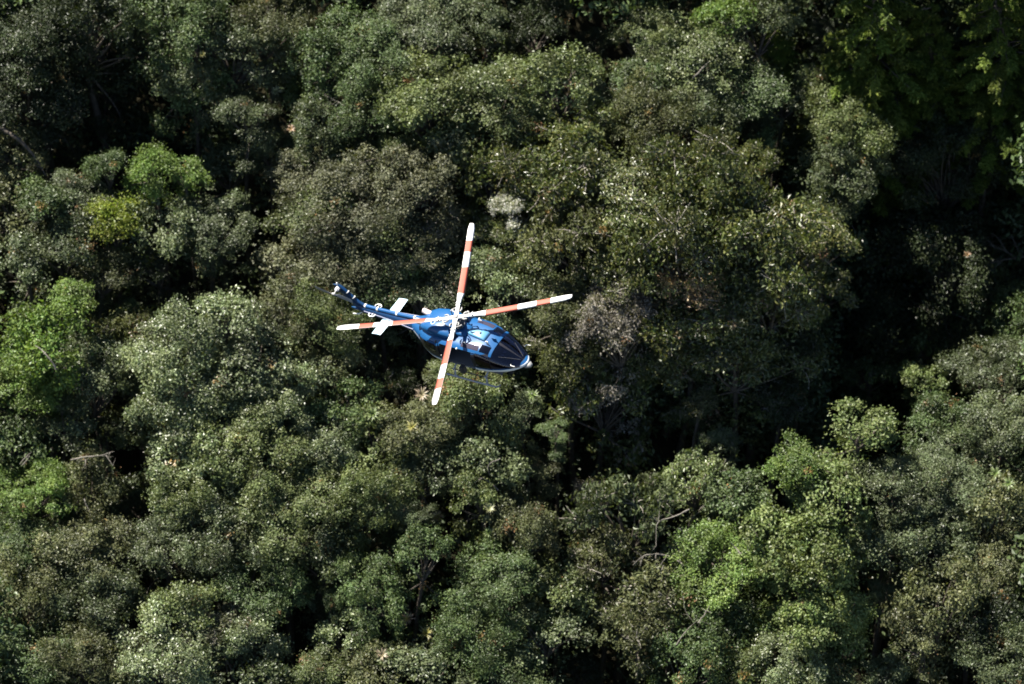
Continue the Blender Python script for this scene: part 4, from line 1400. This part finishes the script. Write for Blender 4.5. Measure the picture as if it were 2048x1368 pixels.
# stabiliser, one tapered slab on each side
for s in (-1, 1):
    V, F = [], []
    for y, x0, x1, t in ((0.16, -5.12, -5.86, 0.05), (0.75, -5.15, -5.85, 0.045), (1.42, -5.18, -5.84, 0.035)):
        for u, v in ((0, 0), (0.15, 0.8), (0.45, 1.0), (1.0, 0.1), (0.45, -1.0), (0.15, -0.8)):
            V.append((x0 + (x1 - x0) * u, s * y, -1.52 + v * t - 0.06 * u))
    for i in range(2):
        for j in range(6):
            F.append((i * 6 + j, i * 6 + (j + 1) % 6, (i + 1) * 6 + (j + 1) % 6, (i + 1) * 6 + j))
    F.append(tuple(range(6))); F.append(tuple(12 + j for j in range(6)))
    hpart('stabiliser', V, F, H_PALE, sharp=60)
# loop aerials on both sides of the boom
for s in (-1, 1):
    V = [(-6.50 + 0.22 * math.cos(a), s * (0.34 + 0.14 * math.sin(a)), -1.33) for a in np.linspace(-0.5, math.pi + 0.5, 13)]
    la = htube('loop_aerial', V, 0.028, H_WHITE, boom, 8)
    htube('aerial_stem', [(-6.50, s * 0.22, -1.36), (-6.50, s * 0.53, -1.33)], 0.022, H_WHITE, la, 6)

# tail rotor on the starboard side of the fin
tr_root = hbox('tail_rotor_gearbox', (-8.72, -0.34, -0.10), (-8.44, 0.06, 0.12), H_GREY, bev=0.05)
htube('rotor_shaft', [(-8.58, -0.3, 0.0), (-8.58, -0.62, 0.0)], 0.05, H_STEEL, tr_root, 10)
hbox('rotor_hub', (-8.70, -0.64, -0.09), (-8.46, -0.52, 0.09), H_STEEL, tr_root, 0.03)
for s in (0, 1):
    ang = math.radians(12) + math.pi * s
    V, F = [], []
    for r, c, tw in ((0.08, 0.08, 0), (0.25, 0.13, 0.04), (0.35, 0.29, 0.05), (1.24, 0.29, 0.02), (1.30, 0.24, 0.02)):
        for u, v in ((-0.3, 0), (-0.1, 0.022), (0.7, 0.003), (-0.1, -0.022)):
            cx, cz = r, u * c
            x = -cx * math.cos(ang) - cz * math.sin(ang); z = cx * math.sin(ang) - cz * math.cos(ang)
            V.append((-8.58 + x, -0.58 + v + tw * (u - 0.2), z))
    for i in range(4):
        for j in range(4):
            F.append((i * 4 + j, i * 4 + (j + 1) % 4, (i + 1) * 4 + (j + 1) % 4, (i + 1) * 4 + j))
    F.append((3, 2, 1, 0)); F.append((16, 17, 18, 19))
    hpart('tail_rotor_blade', V, F, H_STEEL if s == 0 else H_GREY, tr_root, sharp=60)

# engine cowling, exhausts, pylon fairing, roof details
cowl = loft('engine_cowling', [(-2.62, 0, -1.02, 0.50, 0.16), (-2.5, 0, -0.92, 0.66, 0.26), (-2.0, 0, -0.82, 0.82, 0.36), (-1.3, 0, -0.78, 0.92, 0.38), (-0.6, 0, -0.82, 0.92, 0.34), (-0.30, 0, -0.90, 0.86, 0.24)], H_BLUE, sides=28, n=2.8)
for s in (-1, 1):
    ex = htube('exhaust', [(-2.35, s * 0.34, -0.78), (-2.68, s * 0.37, -0.74), (-2.92, s * 0.40, -0.68)], [0.17, 0.17, 0.16], H_BURNT, cowl, 16, cap=False)
    htube('exhaust_bore', [(-2.6, s * 0.365, -0.75), (-2.90, s * 0.399, -0.685)], [0.14, 0.14], H_DARK, ex, 14)
    hbox('intake', (-0.42, s * 0.62 - 0.2, -1.0), (-0.02, s * 0.62 + 0.2, -0.72), H_DARK, cowl, 0.05)
# pale round mark on the cowling
V, F = [], []
for k in range(28):
    a = 2 * math.pi * k / 28
    for r in (0.10, 0.135):
        x, y = -1.55 + r * math.cos(a), -0.42 + r * math.sin(a)
        V.append((x, y, -0.78 + 0.38 * (1 - min(1, abs(y / 0.9)) ** 2.8) ** (1 / 2.8) + 0.012))
for k in range(28):
    a, b = 2 * k, 2 * ((k + 1) % 28)
    F.append((a, a + 1, b + 1, b))
hpart('round_mark', V, F, H_PALE, cowl)
loft('transmission_cowling', [(-0.34, 0, -0.98, 0.46, 0.18), (-0.1, 0, -0.95, 0.52, 0.22), (0.35, 0, -0.97, 0.46, 0.18), (0.55, 0, -1.02, 0.36, 0.10)], H_BLUE, n=3.0)
dog = loft('roof_fairing', [(0.50, 0, -1.0, 0.14, 0.14), (0.72, 0, -0.98, 0.24, 0.17), (1.25, 0, -0.99, 0.31, 0.17), (1.72, 0, -1.06, 0.33, 0.13), (1.80, 0, -1.10, 0.31, 0.08)], H_SUNLIT, sides=20, n=3.6)
hbox('vent', (1.36, -0.06, -0.84), (1.44, 0.06, -0.80), H_DARK, dog, 0.01)
for s in (-1, 1):
    hull_patch('walkway_panel', 0.55, 1.70, 90 + s * 20, 90 + s * 38, 0.010, H_MAUVE, nx=8, nth=6, thick=0.012)
    htube('roof_step', [(0.62, s * 0.86, -0.98), (0.62, s * 0.86, -0.88), (0.86, s * 0.88, -0.88), (0.86, s * 0.88, -0.99)], 0.018, H_WHITE, sides=6)
    p = hull(0.35, 90 + s * 52, 0.0)
    htube('roof_lamp', [p, p + Vector((0, s * 0.02, 0.05)), p + Vector((0, s * 0.02, 0.09))], [0.06, 0.055, 0.02], H_WHITE, sides=10)
    htube('rain_rail', [hull(x, 90 + s * 50, 0.02) for x in np.linspace(-0.9, 1.6, 8)], 0.018, H_BLUE, sides=6)
wc = hull(2.25, 90)
hbox('wire_cutter', (2.12, -0.025, wc.z - 0.02), (2.42, 0.025, wc.z + 0.24), H_BLUE, bev=0.008)
hbox('roof_aerial', (1.95, -0.40, -1.17), (2.15, -0.37, -0.95), H_WHITE, bev=0.008)
# nose: sensor housing, landing light, pitot tubes
nz = loft('nose_housing', [(3.86, 0, -2.60, 0.26, 0.11), (4.00, 0, -2.61, 0.26, 0.14), (4.16, 0, -2.63, 0.21, 0.14), (4.28, 0, -2.645, 0.13, 0.09), (4.31, 0, -2.645, 0.04, 0.03)], H_STEEL, n=2.0)
for xx, ww in ((4.06, 0.262),):
    loft('housing_band', [(xx - 0.02, 0, -2.615, ww, 0.155), (xx + 0.02, 0, -2.615, ww, 0.155)], H_GREY, nz, 20, 2.0)
for s in (-1, 1):
    htube('pitot_tube', [(3.55, s * 0.72, -2.05), (3.66, s * 0.82, -1.98), (3.95, s * 0.84, -1.97)], [0.02, 0.02, 0.014], H_WHITE, sides=6)
hbox('chin_window', (3.05, -0.80, -2.785), (3.45, -0.35, -2.74), H_DARK, bev=0.02)

# skid landing gear
for s in (-1, 1):
    sk = htube('skid_tube', [(-1.25, s * 1.36, -3.62), (-0.6, s * 1.36, -3.62), (1.9, s * 1.36, -3.62), (2.35, s * 1.36, -3.58), (2.62, s * 1.36, -3.44), (2.74, s * 1.36, -3.28)], [0.05, 0.055, 0.055, 0.055, 0.05, 0.035], H_GREY, sides=10)
    htube('step_rail', [(-0.75, s * 1.27, -3.08), (1.0, s * 1.27, -3.08), (2.2, s * 1.27, -3.08)], [0.032, 0.032, 0.026], H_DARK, sk, 8)
    for xx in (-0.55, 1.73):
        htube('saddle', [(xx - 0.16, s * 1.36, -3.60), (xx, s * 1.36, -3.58), (xx + 0.16, s * 1.36, -3.60)], [0.06, 0.085, 0.06], H_GREY, sk, 10)
        htube('step_clamp', [(xx - 0.08, s * 1.27, -3.08), (xx + 0.08, s * 1.27, -3.08)], 0.06, H_GREY, sk, 8)
for xx in (-0.55, 1.73):
    htube('cross_tube', [(xx, -1.36, -3.58), (xx, -1.33, -3.35), (xx, -1.15, -3.02), (xx, -0.7, -2.86), (xx, 0, -2.84), (xx, 0.7, -2.86), (xx, 1.15, -3.02), (xx, 1.33, -3.35), (xx, 1.36, -3.58)], 0.055, H_GREY, sides=10)
# dark boarding step below the open door
bs = hbox('boarding_step', (0.02, -1.42, -3.12), (0.32, -1.10, -2.66), H_DARK, bev=0.03)
htube('step_strut', [(0.17, -1.2, -2.7), (0.17, -1.0, -2.8)], 0.03, H_DARK, bs, 6)
# hand rail in pale metal behind the open door
htube('door_rail', [(-0.98, -1.30, -2.5), (-0.99, -1.38, -2.3), (-0.90, -1.40, -1.9)], 0.025, H_STEEL, sides=6)

# main rotor -------------------------------------------------------
mast = htube('rotor_mast', [(0, 0, -1.05), (0, 0, -0.4), (0, 0, 0.10)], [0.11, 0.09, 0.08], H_DARK, sides=16)
htube('swashplate', [(0, 0, -0.66), (0, 0, -0.62), (0, 0, -0.56), (0, 0, -0.53)], [0.24, 0.33, 0.33, 0.22], H_DARK, mast, 20)
htube('hub_cap', [(0, 0, 0.02), (0, 0, 0.10), (0, 0, 0.15), (0, 0, 0.17)], [0.19, 0.17, 0.11, 0.05], H_STEEL, mast, 20)
BANDS = [(0.95, 1.79, 0), (1.79, 3.75, 1), (3.75, 4.87, 0), (4.87, 5.72, 1), (5.72, 7.01, 0)]


def blade_z(r):
    return 0.03 + 0.40 * max(0.0, (r - 0.4) / 6.6) ** 1.35


def make_blade(az):
    root = empty('rotor_blade'); root.parent = heli
    root.rotation_euler = (0, 0, az)
    prof = [(0.0, 0.0), (0.03, 0.55), (0.08, 0.85), (0.32, 1.0), (0.65, 0.6), (1.0, 0.06), (0.65, -0.35), (0.32, -0.6), (0.14, -0.6), (0.05, -0.4)]
    m = len(prof)
    rs = sorted(set([0.95, 1.1, 1.3, 1.5, 1.79, 2.3, 2.8, 3.3, 3.75, 4.3, 4.87, 5.3, 5.72, 6.1, 6.45, 6.62, 6.80, 6.92, 7.01]))
    V, F, MI = [], [], []
    for r in rs:
        c = float(np.interp(r, [0.95, 1.25, 1.79, 6.62, 6.92, 7.01], [0.16, 0.27, 0.41, 0.41, 0.30, 0.22]))
        t = float(np.interp(r, [0.95, 1.79, 7.0], [0.055, 0.042, 0.022]))
        le = 0.15                                          # leading edge ahead of the pitch axis, blades turn towards +y
        sweep = 0.0 if r < 6.62 else 0.06 * (r - 6.62) / 0.39
        pitch = math.radians(float(np.interp(r, [0.95, 7.0], [11, 3])))
        for u, v in prof:
            yy = le - sweep - u * c if r > 1.5 else (c * 0.42 - u * c)
            zz = v * t
            y2 = yy * math.cos(pitch) - zz * math.sin(pitch); z2 = yy * math.sin(pitch) + zz * math.cos(pitch)
            V.append((r, y2, blade_z(r) + z2))
    for i in range(len(rs) - 1):
        rm_ = (rs[i] + rs[i + 1]) / 2
        red = [b for b in BANDS if b[0] <= rm_ < b[1]][0][2]
        for j in range(m):
            F.append((i * m + j, i * m + (j + 1) % m, (i + 1) * m + (j + 1) % m, (i + 1) * m + j))
            MI.append(1 if red and j not in (0, m - 1) else 0)
    F.append(tuple(range(m))); MI.append(0)
    F.append(tuple((len(rs) - 1) * m + j for j in range(m))[::-1]); MI.append(0)
    me = bpy.data.meshes.new('blade_skin')
    me.from_pydata(V, [], F)
    me.materials.append(H_WHITE); me.materials.append(H_RED)
    me.polygons.foreach_set('material_index', MI)
    me.polygons.foreach_set('use_smooth', [True] * (len(F) - 2) + [False] * 2)
    me.update()
    bm = bmesh.new(); bm.from_mesh(me); bmesh.ops.recalc_face_normals(bm, faces=bm.faces); bm.to_mesh(me); bm.free()
    o = bpy.data.objects.new('blade_skin', me); COL.objects.link(o); o.parent = root
    # yoke arm, grip, damper, pitch horn and link
    def arm_taper(bm):
        for v in bm.verts:
            v.co.y *= float(np.interp(v.co.x, [0.0, 1.05], [1.5, 0.8]))
    hbox('yoke_arm', (0.02, -0.095, -0.03), (1.05, 0.095, 0.07), H_WHITE, root, 0.02, taper=arm_taper)
    hbox('blade_grip', (0.86, -0.12, -0.045), (1.22, 0.13, 0.10), H_WHITE, root, 0.03)
    for yy in (-0.20, 0.20):
        htube('damper', [(0.42, yy * 0.9, 0.02), (0.55, yy * 1.35, 0.04), (0.70, yy * 1.25, 0.04)], [0.04, 0.05, 0.035], H_STEEL, root, 10)
        htube('grip_bolt', [(1.02, yy * 0.45, 0.08), (1.02, yy * 0.45, 0.16)], 0.04, H_STEEL, root, 8)
    htube('pitch_horn', [(0.78, 0.10, 0.0), (0.70, 0.32, -0.02), (0.62, 0.42, -0.04)], [0.045, 0.04, 0.045], H_STEEL, root, 8)
    htube('pitch_link', [(0.62, 0.42, -0.04), (0.45, 0.36, -0.3), (0.30, 0.24, -0.58)], 0.028, H_DARK, root, 8)
    return root


AZ0 = math.radians(26.2)
for k in range(4):
    b = make_blade(AZ0 + k * math.pi / 2)
